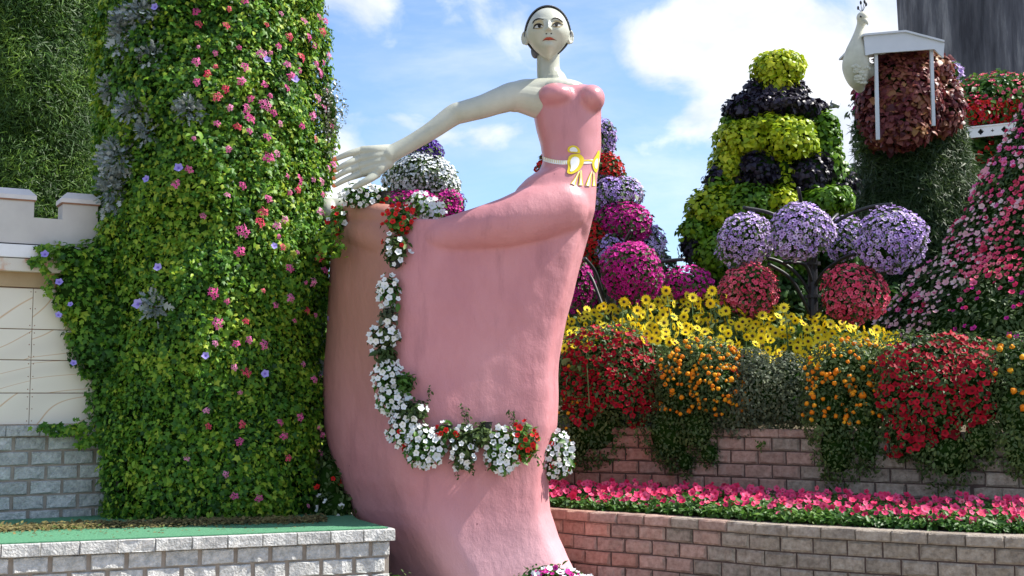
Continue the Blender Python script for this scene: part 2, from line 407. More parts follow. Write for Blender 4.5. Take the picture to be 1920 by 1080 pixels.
# ---- surface samplers
def ell(px, py, rx, ry, Y, rd=None):
    m = mpp(Y); c = W(px, py, Y); return (np.array(c), np.array((rx * m, (rd if rd is not None else (rx * m)), ry * m)))
def samp_ells(E, n, inset=.86, back=.35, bump=.0):
    w = np.array([(e[1][0] * e[1][2] + e[1][0] * e[1][1] + e[1][1] * e[1][2]) for e in E]); cnt = (w / w.sum() * n * 1.3).astype(int) + 4
    P, Nn = [], []
    for e, c in zip(E, cnt):
        u = nrmz(rng.normal(0, 1, (c, 3))); p = e[0] + u * e[1]; nr = nrmz(u / e[1])
        keep = nr[:, 1] < back
        for f in E:
            if f is e: continue
            keep &= (np.sum(((p - f[0]) / (f[1] * .93)) ** 2, 1) > 1)
        P.append(p[keep]); Nn.append(nr[keep])
    P = np.concatenate(P); Nn = np.concatenate(Nn)
    if bump: P = P + Nn * ((vnoise(P, 2.2, 3) - .5) * 2 * bump)[:, None]
    return P, Nn
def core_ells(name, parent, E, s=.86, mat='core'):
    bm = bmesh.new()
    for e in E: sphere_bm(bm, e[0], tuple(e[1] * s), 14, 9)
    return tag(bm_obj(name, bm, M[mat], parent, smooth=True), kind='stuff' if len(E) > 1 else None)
def jitter_depth(P, Nn, d): return P + Nn * rng.uniform(-d, d * .6, (len(P), 1))
def sub(P, Nn, fn):
    x, y = proj(P); k = fn(x, y); return P[k], Nn[k]
def take(P, Nn, n):
    if len(P) > n: i = rng.choice(len(P), n, replace=False); return P[i], Nn[i]
    return P, Nn
def spaced(P, Nn, d, n):
    """keep up to n points no closer than d"""
    out = []; cell = {}
    for i in range(len(P)):
        k = tuple(np.floor(P[i] / d).astype(int)); ok = True
        for a in (-1, 0, 1):
            for b in (-1, 0, 1):
                for c in (-1, 0, 1):
                    for j in cell.get((k[0] + a, k[1] + b, k[2] + c), ()):
                        if np.sum((P[i] - P[j]) ** 2) < d * d: ok = False
        if ok: cell.setdefault(k, []).append(i); out.append(i)
        if len(out) >= n: break
    return P[out], Nn[out]
def rev_sampler(rows, cy, n, back=.3, ecc=1.0):
    """rows: (py, xl, xr) silhouettes of an upright round body whose axis stands at depth cy"""
    rows = sorted(rows, key=lambda r: -r[0])
    z = np.array([zat(r[0], cy) for r in rows]); xl = np.array([W(r[1], r[0], cy).x for r in rows]); xr = np.array([W(r[2], r[0], cy).x for r in rows])
    def at(zz): return np.interp(zz, z, (xl + xr) / 2), np.interp(zz, z, (xr - xl) / 2)
    if n:
        zz = rng.uniform(z[0], z[-1], n); a = rng.uniform(0, 2 * math.pi, n); cx, r = at(zz)
        keep = rng.random(n) < r / r.max()
        N_ = np.stack([np.cos(a), np.sin(a), np.zeros(n)], 1)
        dz = .15; _, r2 = at(zz + dz); N_[:, 2] = np.clip((r - r2) / dz, -1, 1.5); N_ = nrmz(N_)
        P = np.stack([cx + r * np.cos(a), cy + r * np.sin(a) * ecc, zz], 1); keep &= N_[:, 1] < back
        return P[keep], N_[keep]
    return z, at
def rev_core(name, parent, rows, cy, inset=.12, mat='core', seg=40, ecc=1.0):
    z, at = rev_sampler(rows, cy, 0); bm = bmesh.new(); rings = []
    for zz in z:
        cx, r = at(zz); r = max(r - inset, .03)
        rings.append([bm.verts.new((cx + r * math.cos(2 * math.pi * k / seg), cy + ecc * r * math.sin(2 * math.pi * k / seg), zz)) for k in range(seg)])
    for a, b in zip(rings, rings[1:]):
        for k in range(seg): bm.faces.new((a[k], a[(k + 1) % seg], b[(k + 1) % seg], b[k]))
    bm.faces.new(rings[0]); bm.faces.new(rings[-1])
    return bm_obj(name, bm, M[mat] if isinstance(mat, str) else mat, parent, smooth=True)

# ================================================================== GROUND
def plane(name, z, x0, x1, y0, y1, mat, n=1):
    bm = bmesh.new(); vs = [bm.verts.new(v) for v in ((x0, y0, z), (x1, y0, z), (x1, y1, z), (x0, y1, z))]; bm.faces.new(vs)
    return tag(bm_obj(name, bm, mat), kind='structure')
M['paving'] = surf_mat('sandy_paving', [(.26, .22, .17), (.34, .29, .23)], scale=2, rough=.9, bump=.3)
plane('ground', 0, -900, 900, -60, 1600, M['paving'])

# ================================================================== BLOCK WALLS
BH = .218
M['mortar_l'] = surf_mat('grey_mortar', [(.26, .22, .18), (.36, .31, .26)], scale=8, rough=.95)
M['mortar_r'] = surf_mat('dark_mortar', [(.05, .035, .03), (.11, .075, .065)], scale=8, rough=.95)
def stone_mat(name, a, b, c, bs=34):
    return surf_mat(name, [a, b, c], scale=14, rough=.93, bump=.9, bscale=bs, bdist=.03, obj_rand=.14, spec=.2)
M['stone_l'] = stone_mat('pale_split_stone', (.3, .31, .3), (.46, .46, .44), (.62, .61, .58))
M['stone_l2'] = stone_mat('grey_split_stone', (.27, .28, .27), (.40, .41, .39), (.52, .53, .5))
M['stone_g'] = stone_mat('grey_brown_block', (.20, .165, .13), (.31, .265, .215), (.41, .36, .30), 60)
M['stone_p'] = stone_mat('rosy_block', (.27, .175, .14), (.39, .27, .22), (.48, .35, .29), 60)
M['stone_r'] = stone_mat('red_brown_block', (.30, .16, .12), (.40, .23, .175), (.47, .30, .235), 60)
M['cope_top'] = stone_mat('coping_stone', (.33, .31, .29), (.45, .42, .39), (.55, .52, .48), 60)
def brick_mesh(name, w, h, d, mat, seed, rough, bevel):
    r = np.random.default_rng(seed); nx, nz = 6, 4; V = []
    xs = [0, bevel] + [bevel + (w - 2 * bevel) * t for t in (.33, .66)] + [w - bevel, w]; zs = [0, bevel, h - bevel, h]
    for j, z in enumerate(zs):
        for i, x in enumerate(xs):
            rim = i in (0, nx - 1) or j in (0, nz - 1)
            V.append((x - w / 2 + (0 if i in (0, nx - 1) else r.normal() * rough * .3), (bevel * .8 + abs(r.normal()) * rough * .4) if rim else r.normal() * rough * .55, z + (0 if rim else r.normal() * rough * .2)))
    F = [q for q in grid_quads(nx, nz)]; b = len(V)
    ring = list(range(nx)) + [nx * j + nx - 1 for j in range(1, nz)] + [nx * (nz - 1) + i for i in range(nx - 2, -1, -1)] + [nx * j for j in range(nz - 2, 0, -1)]
    for k in ring: V.append((V[k][0], d, V[k][2]))
    n = len(ring)
    for k in range(n): F.append((ring[(k + 1) % n], ring[k], b + k, b + (k + 1) % n))
    me = bpy.data.meshes.new(name); me.from_pydata(V, [], F); me.materials.append(mat); me.update()
    return me
def block_wall(name, label, pts, ztop, courses, bw, mats_fn, mortar, joint_v, joint_h, cope_h, cope_over, rough, bevel, wall_t=.35, end_face=False, cope_mat=None):
    """pts: plan polyline (x, y) seen from its right-hand side going left to right"""
    P = [Vector((p[0], p[1])) for p in pts]; seg = [(P[i + 1] - P[i]).length for i in range(len(P) - 1)]; tot = sum(seg)
    def at(s):
        s = min(max(s, -.5), tot + .5); k = 0
        while k < len(seg) - 1 and s > seg[k]: s -= seg[k]; k += 1
        d = (P[k + 1] - P[k]).normalized()
        # smooth the heading between segments
        return P[k] + d * s, d
    t = thing(name, label, 'wall', (P[0].x, P[0].y, 0))
    zb = ztop - cope_h - courses * BH
    # backing body
    bm = bmesh.new(); nrm = []
    ns = max(8, int(tot / .35)); fr, bk = [], []
    for i in range(ns + 1):
        p, d = at(tot * i / ns); nn = Vector((d.y, -d.x)); off = .035
        fr.append(p - nn * off); bk.append(p - nn * wall_t)
    for i in range(ns):
        for (a0, a1, b0, b1) in ((fr[i], fr[i + 1], zb - .02, ztop - .012), (bk[i + 1], bk[i], zb - .02, ztop - .012)):
            bm.faces.new([bm.verts.new((a0.x, a0.y, b0)), bm.verts.new((a1.x, a1.y, b0)), bm.verts.new((a1.x, a1.y, b1)), bm.verts.new((a0.x, a0.y, b1))])
        bm.faces.new([bm.verts.new((q.x, q.y, ztop - .012)) for q in (fr[i], fr[i + 1], bk[i + 1], bk[i])])
    for q0, q1 in ((bk[0], fr[0]), (fr[-1], bk[-1])):
        bm.faces.new([bm.verts.new((q0.x, q0.y, zb - .02)), bm.verts.new((q1.x, q1.y, zb - .02)), bm.verts.new((q1.x, q1.y, ztop - .012)), bm.verts.new((q0.x, q0.y, ztop - .012))])
    bmesh.ops.remove_doubles(bm, verts=bm.verts, dist=.0005)
    bm_obj('wall_core', bm, mortar, t)
    cache = {}
    def get(w, h, d, mat, v, rg, bv):
        k = (round(w, 3), round(h, 3), mat.name, v, round(d, 2))
        if k not in cache: cache[k] = brick_mesh('block', w, h, d, mat, hash((v, int(w * 1000))) % 9999, rg, bv)
        return cache[k]
    for c in range(courses):
        z = zb + c * BH + joint_h / 2; s = -(bw / 2 if c % 2 else 0)
        while s < tot - .02:
            a, b = max(s + joint_v / 2, 0.0), min(s + bw - joint_v / 2, tot); s += bw
            if b - a < .06: continue
            w = b - a; p, d = at((a + b) / 2); nn = Vector((d.y, -d.x))
            m = mats_fn((p.x, p.y, z)); full = abs(w - (bw - joint_v)) < .01
            o = bpy.data.objects.new('brick', get(w, BH - joint_h, .12 if not end_face or b < tot - .02 else wall_t, m, random.randrange(5) if full else 0, rough, bevel)); COL.objects.link(o)
            o.parent = t; pr = random.uniform(-.004, .006); q = p + nn * pr
            o.matrix_basis = Matrix.Translation(Vector((q.x, q.y, z)) - t.location) @ Matrix.Rotation(math.atan2(d.y, d.x), 4, 'Z')
    s = -bw * .25
    while s < tot + cope_over:
        a, b = max(s + .004, 0.0), min(s + bw - .004, tot + (cope_over if end_face else 0)); s += bw
        if b - a < .05: continue
        p, d = at((a + b) / 2); nn = Vector((d.y, -d.x)); q = p + nn * cope_over
        m = cope_mat or mats_fn((p.x, p.y, ztop)); full = abs(b - a - (bw - .008)) < .01
        o = bpy.data.objects.new('coping_stone', get(b - a, cope_h - .006, wall_t + cope_over - .03, m, random.randrange(5) if full else 0, rough * .8, bevel * .7)); COL.objects.link(o)
        o.parent = t
        o.matrix_basis = Matrix.Translation(Vector((q.x, q.y, ztop - cope_h + .003)) - t.location) @ Matrix.Rotation(math.atan2(d.y, d.x), 4, 'Z')
    return t
def spline(pts, n=24):
    P = [Vector(p) for p in pts]; out = []
    for i in range(len(P) - 1):
        p0, p1, p2, p3 = P[max(i - 1, 0)], P[i], P[i + 1], P[min(i + 2, len(P) - 1)]
        for k in range(n):
            t = k / n
            out.append(.5 * ((2 * p1) + (p2 - p0) * t + (2 * p0 - 5 * p1 + 4 * p2 - p3) * t * t + (3 * p1 - p0 - 3 * p2 + p3) * t ** 3))
    out.append(P[-1]); return out
# --- right lower wall (curved)
DLOW = 1.81; ZLOW = CAMZ - DLOW
def on_drop(px, py, drop):     # point on the ray (px, py) that lies `drop` below the eye
    y = 10.0
    for _ in range(40): y = y * drop / (CAMZ - W(px, py, y).z)
    w = W(px, py, y); return (w.x, w.y)
low_pts = [on_drop(px, py, DLOW) for px, py in ((960, 946), (1030, 953), (1110, 960), (1198, 965), (1364, 977), (1460, 984), (1650, 994), (1920, 1006), (2250, 1010))]
low = [(p.x, p.y) for p in spline([(a, b, 0) for a, b in low_pts], 6)]
def mats_right(p):
    x = p[0]; r = random.random(); t = (x - .7) / 3.2 + random.uniform(-.13, .13)
    return M['stone_r'] if t < .22 else (M['stone_p'] if t < .62 else M['stone_g'])
block_wall('retaining_wall', 'lower curving block wall in the right foreground, carrying the strip of pink petunias', low, ZLOW, 6, .47, mats_right, M['mortar_r'], .022, .02, .155, .03, .018, .03, cope_mat=None)
# --- right upper wall
DUP = .55; ZUP = CAMZ - DUP
def up_pt(px, py): return on_drop(px, py, 1.133)
up_pts = [up_pt(px, py) for px, py in ((985, 860), (1103, 863), (1230, 866), (1364, 870), (1460, 873), (1600, 877.5), (1813, 884), (1920, 888), (2250, 893))]
up = [(p.x, p.y) for p in spline([(a, b, 0) for a, b in up_pts], 6)]
def mats_up(p):
    x = p[0]; t = (x - 1.2) / 4.2 + random.uniform(-.1, .1)
    return M['stone_r'] if t < .3 else (M['stone_p'] if t < .75 else M['stone_g'])
block_wall('retaining_wall', 'upper rosy block wall half hidden under hanging flowers behind the pink petunia strip', up, ZUP, 6, .47, mats_up, M['mortar_r'], .022, .02, .14, .015, .018, .028)
# soil between the walls and behind
def strip(name, A, B, za, zb, mat, kind='structure'):
    n = 40
    def rs(P):
        d = np.cumsum([0] + [math.dist(P[i], P[i + 1]) for i in range(len(P) - 1)]); s = np.linspace(0, d[-1], n)
        return np.stack([np.interp(s, d, [p[0] for p in P]), np.interp(s, d, [p[1] for p in P])], 1)
    a, b = rs(A), rs(B); V = [(x, y, za) for x, y in a] + [(x, y, zb) for x, y in b]
    me = bpy.data.meshes.new(name); me.from_pydata(V, [], [(i, i + 1, n + i + 1, n + i) for i in range(n - 1)]); me.materials.append(mat)
    return tag(link(name, me), kind=kind)
inner = lambda P, o: [(x, y + o) for x, y in P]
strip('flower_bed_soil', inner(low, .33), inner(up, .02), ZLOW - .06, ZLOW + .02, M['soil'])
strip('flower_bed_soil', inner(up, .33), [(-1, 40), (20, 40)], ZUP - .05, ZUP + 2.2, M['soil'])

# --- left side walls
DL = 1.85; ZL = CAMZ - DL
A0, A1 = on_drop(0, 1021, DL), on_drop(731, 991, DL)
d0 = Vector(A1) - Vector(A0); A_ = tuple(Vector(A0) - d0 * .25)
block_wall('terrace_wall', 'pale split-stone block wall in the left foreground, topped with green turf', [A_, A1], ZL, 5, .46, lambda p: M['stone_l'], M['mortar_l'], .055, .028, .165, .06, .022, .012, end_face=True)
# turf
M['turf'] = surf_mat('artificial_turf', [(.05, .20, .10), (.09, .28, .15), (.14, .32, .19)], scale=30, rough=.9, bump=.8, bscale=180, bdist=.02)
dn = d0.normalized(); inn = Vector((-dn.y, dn.x))
T0 = Vector(A_) + inn * .02; T1 = Vector(A1) + inn * .02 - dn * .02
bm = bmesh.new()
ply = [T0, T1, T1 + Vector((-.55, 1.1)), T1 + Vector((-1.2, 3.5)), T0 + inn * 4]
top = [bm.verts.new((p.x, p.y, ZL + .016)) for p in ply]; bot = [bm.verts.new((p.x, p.y, ZL + .001)) for p in ply]
bm.faces.new(top)
for i in range(len(ply)): bm.faces.new((top[i], bot[i], bot[(i + 1) % len(ply)], top[(i + 1) % len(ply)]))
tag(bm_obj('turf', bm, M['turf']), kind='structure')
bm = bmesh.new()
ply2 = [T0 + inn * .34, T1 + inn * .30, T1 + Vector((-.62, 1.2)), T1 + Vector((-1.3, 3.4)), T0 + inn * 3.9]
v1 = [bm.verts.new((p.x, p.y, ZL - .004)) for p in ply2]; v0 = [bm.verts.new((p.x, p.y, 0)) for p in ply2]; bm.faces.new(v1)
for i in range(len(ply2)): bm.faces.new((v0[i], v0[(i + 1) % len(ply2)], v1[(i + 1) % len(ply2)], v1[i]))
tag(bm_obj('terrace_ground', bm, M['soil']), kind='structure')

# ---- castle wall frame
ANG = math.radians(30); CY0 = 18.35
C0 = W(0, 700, CY0); CD = Vector((math.cos(ANG), math.sin(ANG), 0)); CN = Vector((math.sin(ANG), -math.cos(ANG), 0))
def cu(px):           # distance along the castle wall where column px meets it
    k = (px - 960) / FPX / math.cos(PITCH) * 1.0
    return (k * C0.y - C0.x) / (CD.x - k * CD.y)
def cz(px, py):
    p = C0 + CD * cu(px); return zat(py, p.y)
CM = Matrix(((CD.x, -CN.x, 0, C0.x), (CD.y, -CN.y, 0, C0.y), (0, 0, 1, 0), (0, 0, 0, 1)))      # local x along, y inward, z up
pL = C0 + CD * cu(-160); pR = C0 + CD * cu(330)
zcope = cz(0, 798)
block_wall('block_wall', 'grey split-stone block wall under the beige castle panels at the left edge', [(pL.x, pL.y), (pR.x, pR.y)], zcope, 7, .47, lambda p: M['stone_l2'], M['mortar_l'], .05, .03, .165, .05, .02, .012)
M['plaster'] = surf_mat('painted_plaster', [(.47, .45, .42), (.54, .52, .48)], scale=2.5, rough=.8, bump=.15, bscale=15)
M['capstone'] = surf_mat('cap_paint', [(.56, .54, .53), (.66, .63, .61)], scale=4, rough=.7, bump=.1)
M['white_ledge'] = surf_mat('white_ledge', [(.7, .7, .7), (.8, .8, .8)], scale=3, rough=.6, bump=.1)
M['rust'] = surf_mat('rust_stained_cream', [(.6, .56, .48), (.6, .56, .48), (.5, .22, .1)], scale=5, rough=.8, bump=.1)
M['brown_line'] = surf_mat('brown_joint', [(.25, .12, .07), (.32, .17, .1)], scale=5, rough=.8, bump=0)
M['soffit'] = surf_mat('tan_soffit', [(.34, .24, .13), (.42, .31, .18)], scale=3, rough=.85, bump=.1)
def panel_material():
    m, N, L, P = mat_base('veined_beige_panel')
    tc = N.new('ShaderNodeTexCoord'); oi = N.new('ShaderNodeObjectInfo')
    va = N.new('ShaderNodeVectorMath'); va.operation = 'MULTIPLY_ADD'; L.new(oi.outputs['Location'], va.inputs[0]); va.inputs[1].default_value = (1.7, 2.1, 1.3); L.new(tc.outputs['Object'], va.inputs[2])
    mp = N.new('ShaderNodeMapping'); mp.inputs['Rotation'].default_value = (0, math.radians(38), 0); mp.inputs['Scale'].default_value = (1.0, 1, 1.9); L.new(va.outputs[0], mp.inputs[0])
    w = N.new('ShaderNodeTexWave'); w.bands_direction = 'Z'; w.inputs['Scale'].default_value = .26; w.inputs['Distortion'].default_value = 13; w.inputs['Detail'].default_value = 1.2; w.inputs['Detail Scale'].default_value = .9
    L.new(mp.outputs[0], w.inputs['Vector'])
    r = ramp(N, [(.72, .67, .55), (.74, .69, .57), (.56, .36, .19), (.73, .68, .56), (.68, .63, .52)], [0, .45, .5, .55, 1]); L.new(w.outputs['Fac'], r.inputs[0])
    L.new(r.outputs[0], P.inputs['Base Color']); P.inputs['Roughness'].default_value = .55
    return m
M['panel'] = panel_material()
castle = thing('castle_wall', 'light grey battlement with merlons above veined beige panels at the left edge', 'castle wall', C0)
def cbox(name, u0, u1, w0, w1, z0, z1, mat, parent=None, bevel=0, taper=0):
    bm = bmesh.new(); vs = box_bm(bm, u0, u1, w0, w1, z0, z1)
    if taper:
        for v in vs[4:]:
            v.co.x += taper * (1 if v.co.x == u0 else -1); v.co.y += taper * (1 if v.co.y == w0 else -1)
    if bevel: bmesh.ops.bevel(bm, geom=list(bm.edges), offset=bevel, segments=2, affect='EDGES')
    for v in bm.verts: v.co = CM @ v.co
    return bm_obj(name, bm, mat, parent or castle)
ZC1, ZC0 = cz(0, 352), cz(0, 373); ZCR = cz(60, 409.5); ZPB = cz(0, 457); ZL1 = cz(0, 484); ZL2 = cz(0, 508); ZPT = cz(0, 536); ZPBOT = zcope + .004
uA, uB = cu(-160), cu(330)
cbox('parapet', uA, uB, -.10, .30, ZPB + .012, ZCR, M['plaster'])
for a, b in ((-150, -62), (-22, 57), (111, 177), (234, 300)):
    mz = cbox('merlon', cu(a), cu(b), -.1, .30, ZCR - .001, ZC0 - .02, M['plaster'])
    u0, u1 = cu(a) - .03, cu(b) + .03
    cbox('cap_joint', u0 + .012, u1 - .012, -.118, .318, ZC0 - .022, ZC0, M['brown_line'])
    bm = bmesh.new(); zc = ZC0 + .001; zm = ZC0 + (ZC1 - ZC0) * .38
    v = []
    for (z, i) in ((zc, 0), (zm, 0), (ZC1, .10)):
        v.append([bm.verts.new(q) for q in ((u0 + i, -.13 + i, z), (u1 - i, -.13 + i, z), (u1 - i, .33 - i, z), (u0 + i, .33 - i, z))])
    for p_, q_ in zip(v, v[1:]):
        for k in range(4): bm.faces.new((p_[k], p_[(k + 1) % 4], q_[(k + 1) % 4], q_[k]))
    bm.faces.new(v[0]); bm.faces.new(v[-1])
    for q in bm.verts: q.co = CM @ q.co
    bm_obj('merlon_cap', bm, M['capstone'], castle)
cbox('shadow_gap', uA, uB, -.06, .2, ZPB - .01, ZPB + .012, M['pot'])
cbox('ledge', uA, uB, -.14, .2, ZL1 + .012, ZPB - .01, M['white_ledge'], bevel=.006)
cbox('shadow_gap', uA, uB, -.08, .2, ZL1, ZL1 + .012, M['pot'])
cbox('stained_moulding', uA, uB, -.12, .2, ZL2, ZL1, M['rust'], bevel=.006)
cbox('recess_band', uA, uB, .02, .2, ZPT, ZL2, M['soffit'])
cbox('panel_backing', uA, uB, .09, .28, ZPBOT, ZPT - .002, M['brown_line'])
cols = [cu(-160), cu(-60) , cu(64), cu(200), cu(325)]; zr = [ZPT - .01, cz(65, 617), cz(65, 675), cz(65, 737), ZPBOT + .002]
for i in range(4):
    for j in range(4):
        z0, z1 = zr[j + 1] + .006, zr[j] - .006; u0, u1 = cols[i] + .004, cols[i + 1] - .004
        bm = bmesh.new(); box_bm(bm, -(u1 - u0) / 2, (u1 - u0) / 2, 0, .03, 0, z1 - z0)
        bmesh.ops.bevel(bm, geom=list(bm.edges), offset=.004, segments=1, affect='EDGES')
        me = bpy.data.meshes.new('panel'); bm.to_mesh(me); bm.free(); me.materials.append(M['panel'])
        p = bpy.data.objects.new('panel', me); COL.objects.link(p); p.parent = castle
        p.matrix_basis = Matrix.Translation(-castle.location) @ CM @ Matrix.Translation(((u0 + u1) / 2, .06, z0))
        bm = bmesh.new()
        for su in (-1, 1):
            for zz in (.05, (z1 - z0) / 2, z1 - z0 - .05): sphere_bm(bm, (su * ((u1 - u0) / 2 - .03), .0, zz), (.009, .005, .009), 6, 4)
        me = bpy.data.meshes.new('screw_heads'); bm.to_mesh(me); bm.free(); me.materials.append(M['brown_line'])
        q = bpy.data.objects.new('screw_heads', me); COL.objects.link(q); q.parent = p

exec_after = []
# ================================================================== STATUE
SY = 18.6
def remeshed(name, bm, voxel, smooth_it, mat, parent, fac=.5, noise=0, nscale=2.0):
    me = bpy.data.meshes.new(name); bmesh.ops.recalc_face_normals(bm, faces=bm.faces); bm.to_mesh(me); bm.free()
    o = bpy.data.objects.new(name, me); COL.objects.link(o)
    r = o.modifiers.new('r', 'REMESH'); r.mode = 'VOXEL'; r.voxel_size = voxel; r.use_smooth_shade = True
    s = o.modifiers.new('s', 'SMOOTH'); s.factor = fac; s.iterations = smooth_it
    dg = bpy.context.evaluated_depsgraph_get(); ev = o.evaluated_get(dg); m2 = bpy.data.meshes.new_from_object(ev)
    bpy.data.objects.remove(o); bpy.data.meshes.remove(me)
    m2.name = name
    if noise:
        co = np.empty(len(m2.vertices) * 3, np.float32); m2.vertices.foreach_get('co', co); co = co.reshape(-1, 3)
        no = np.empty(len(m2.vertices) * 3, np.float32); m2.vertices.foreach_get('normal', no); no = no.reshape(-1, 3)
        co += no * ((vnoise(co, nscale, 2) - .5) * noise + (vnoise(co, nscale * 3.3, 4) - .5) * noise * .3)[:, None]
        m2.vertices.foreach_set('co', co.ravel())
    m2.materials.clear(); m2.materials.append(mat); m2.polygons.foreach_set('use_smooth', np.ones(len(m2.polygons), bool)); m2.update()
    return link(name, m2, parent)
def loft_rows(bm, rows, fn, seg=40):
    rings = []
    for r in rows: rings.append([bm.verts.new(p) for p in fn(r, seg)])
    for a, b in zip(rings, rings[1:]):
        for k in range(seg): bm.faces.new((a[k], a[(k + 1) % seg], b[(k + 1) % seg], b[k]))
    bm.faces.new(rings[0]); bm.faces.new(rings[-1])
def pe(bm, px, py, rx, ry, Y, rd, rot=0, nu=24, nv=16):
    m = mpp(Y); sphere_bm(bm, W(px, py, Y), (rx * m, rd, ry * m), nu, nv, M=Matrix.Rotation(math.radians(rot), 4, 'Y') if rot else None)
def ptube(bm, L_, seg=28):
    """L_: (px, py, Y, radius px[, depth radius px])"""
    pts = [W(a[0], a[1], a[2]) for a in L_]; rad = [a[3] * mpp(a[2]) for a in L_]
    # refine
    n = 8
    sp = spline([tuple(p) + () for p in pts], n); rr = spline([(r, 0, 0) for r in rad], n)
    tube_bm(bm, sp, [max(q.x, .004) for q in rr], seg)
    sphere_bm(bm, pts[0], rad[0], 16, 10); sphere_bm(bm, pts[-1], rad[-1], 16, 10)

def pink_material():
    m, N, L, P = mat_base('rose_painted_plaster')
    tc = N.new('ShaderNodeTexCoord')
    def nz(s, d, sc3=(1, 1, 1)):
        mp = N.new('ShaderNodeMapping'); mp.inputs['Scale'].default_value = sc3; L.new(tc.outputs['Object'], mp.inputs[0])
        n = N.new('ShaderNodeTexNoise'); n.inputs['Scale'].default_value = s; n.inputs['Detail'].default_value = d; n.inputs['Roughness'].default_value = .62; L.new(mp.outputs[0], n.inputs['Vector']); return n.outputs['Fac']
    r = ramp(N, [(.45, .18, .20), (.51, .215, .232), (.56, .255, .27)], [.3, .5, .7]); L.new(nz(1.1, 6, (1, 1, .45)), r.inputs[0])
    r2 = ramp(N, [(.80, .78, .8), (1, 1, 1), (1.0, 1.0, 1.0)], [.34, .46, .7]); L.new(nz(2.3, 9, (1.3, 1.3, .28)), r2.inputs[0])
    mx = N.new('ShaderNodeMix'); mx.data_type = 'RGBA'; mx.blend_type = 'MULTIPLY'; mx.inputs[0].default_value = .9; L.new(r.outputs[0], mx.inputs[6]); L.new(r2.outputs[0], mx.inputs[7])
    vo = N.new('ShaderNodeTexVoronoi'); vo.inputs['Scale'].default_value = 2.6; L.new(tc.outputs['Object'], vo.inputs['Vector'])
    sp = N.new('ShaderNodeMath'); sp.operation = 'LESS_THAN'; L.new(vo.outputs['Distance'], sp.inputs[0]); sp.inputs[1].default_value = .028
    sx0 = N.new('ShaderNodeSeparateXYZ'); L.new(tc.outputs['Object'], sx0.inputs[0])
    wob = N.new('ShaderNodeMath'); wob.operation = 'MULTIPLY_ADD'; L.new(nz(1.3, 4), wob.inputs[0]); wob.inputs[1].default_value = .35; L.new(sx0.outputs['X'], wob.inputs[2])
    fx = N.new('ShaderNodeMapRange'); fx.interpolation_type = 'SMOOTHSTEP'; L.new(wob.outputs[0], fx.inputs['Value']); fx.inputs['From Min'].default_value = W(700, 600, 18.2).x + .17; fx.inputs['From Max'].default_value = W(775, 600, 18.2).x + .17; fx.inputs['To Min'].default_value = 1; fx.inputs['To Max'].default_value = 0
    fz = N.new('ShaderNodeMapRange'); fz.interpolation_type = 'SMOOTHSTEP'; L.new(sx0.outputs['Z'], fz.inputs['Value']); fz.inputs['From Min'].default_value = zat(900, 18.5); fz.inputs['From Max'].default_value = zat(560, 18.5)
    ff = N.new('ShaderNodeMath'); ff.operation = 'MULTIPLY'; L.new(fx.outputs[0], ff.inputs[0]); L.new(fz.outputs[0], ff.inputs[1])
    shade_ter = N.new('ShaderNodeMix'); shade_ter.data_type = 'RGBA'; L.new(ff.outputs[0], shade_ter.inputs[0]); L.new(mx.outputs[2], shade_ter.inputs[6]); shade_ter.inputs[7].default_value = (.40, .185, .135, 1); mx = shade_ter  # warm shade of the skirt's left side, painted in as terracotta
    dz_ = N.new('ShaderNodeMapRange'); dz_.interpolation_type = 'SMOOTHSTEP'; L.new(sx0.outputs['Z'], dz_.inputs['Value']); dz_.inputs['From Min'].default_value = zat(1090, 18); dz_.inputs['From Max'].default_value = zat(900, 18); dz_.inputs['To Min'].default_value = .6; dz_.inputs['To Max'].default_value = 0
    dust_sun = N.new('ShaderNodeMix'); dust_sun.data_type = 'RGBA'; L.new(dz_.outputs[0], dust_sun.inputs[0]); L.new(mx.outputs[2], dust_sun.inputs[6]); dust_sun.inputs[7].default_value = (.66, .42, .47, 1); mx = dust_sun  # paler towards the hem: dusty paint plus sunlit brightness put into the colour
    m3 = N.new('ShaderNodeMix'); m3.data_type = 'RGBA'; L.new(sp.outputs[0], m3.inputs[0]); L.new(mx.outputs[2], m3.inputs[6]); m3.inputs[7].default_value = (.2, .07, .09, 1)
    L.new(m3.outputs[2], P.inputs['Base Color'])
    # the torso is glossier than the skirt
    sx = N.new('ShaderNodeSeparateXYZ'); L.new(tc.outputs['Object'], sx.inputs[0])
    mr = N.new('ShaderNodeMapRange'); L.new(sx.outputs['Z'], mr.inputs['Value']); mr.inputs['From Min'].default_value = zat(420, SY); mr.inputs['From Max'].default_value = zat(330, SY)
    mr.inputs['To Min'].default_value = .62; mr.inputs['To Max'].default_value = .3; L.new(mr.outputs[0], P.inputs['Roughness'])
    b1 = N.new('ShaderNodeBump'); b1.inputs['Strength'].default_value = .35; b1.inputs['Distance'].default_value = .05; L.new(nz(5, 8, (1.0, 1, .6)), b1.inputs['Height'])
    b2 = N.new('ShaderNodeBump'); b2.inputs['Strength'].default_value = .3; b2.inputs['Distance'].default_value = .008; L.new(nz(55, 4), b2.inputs['Height']); L.new(b1.outputs[0], b2.inputs['Normal']); L.new(b2.outputs[0], P.inputs['Normal'])
    mb = N.new('ShaderNodeMapRange'); L.new(sx.outputs['Z'], mb.inputs['Value']); mb.inputs['From Min'].default_value = zat(420, SY); mb.inputs['From Max'].default_value = zat(330, SY)
    mb.inputs['To Min'].default_value = .5; mb.inputs['To Max'].default_value = .05; L.new(mb.outputs[0], b1.inputs['Strength'])
    return m
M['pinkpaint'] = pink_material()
M['skin'] = surf_mat('pale_painted_skin', [(.33, .345, .28), (.42, .43, .355), (.48, .485, .41)], scale=1.6, rough=.34, bump=.12, bscale=9, bdist=.02, spec=.5)
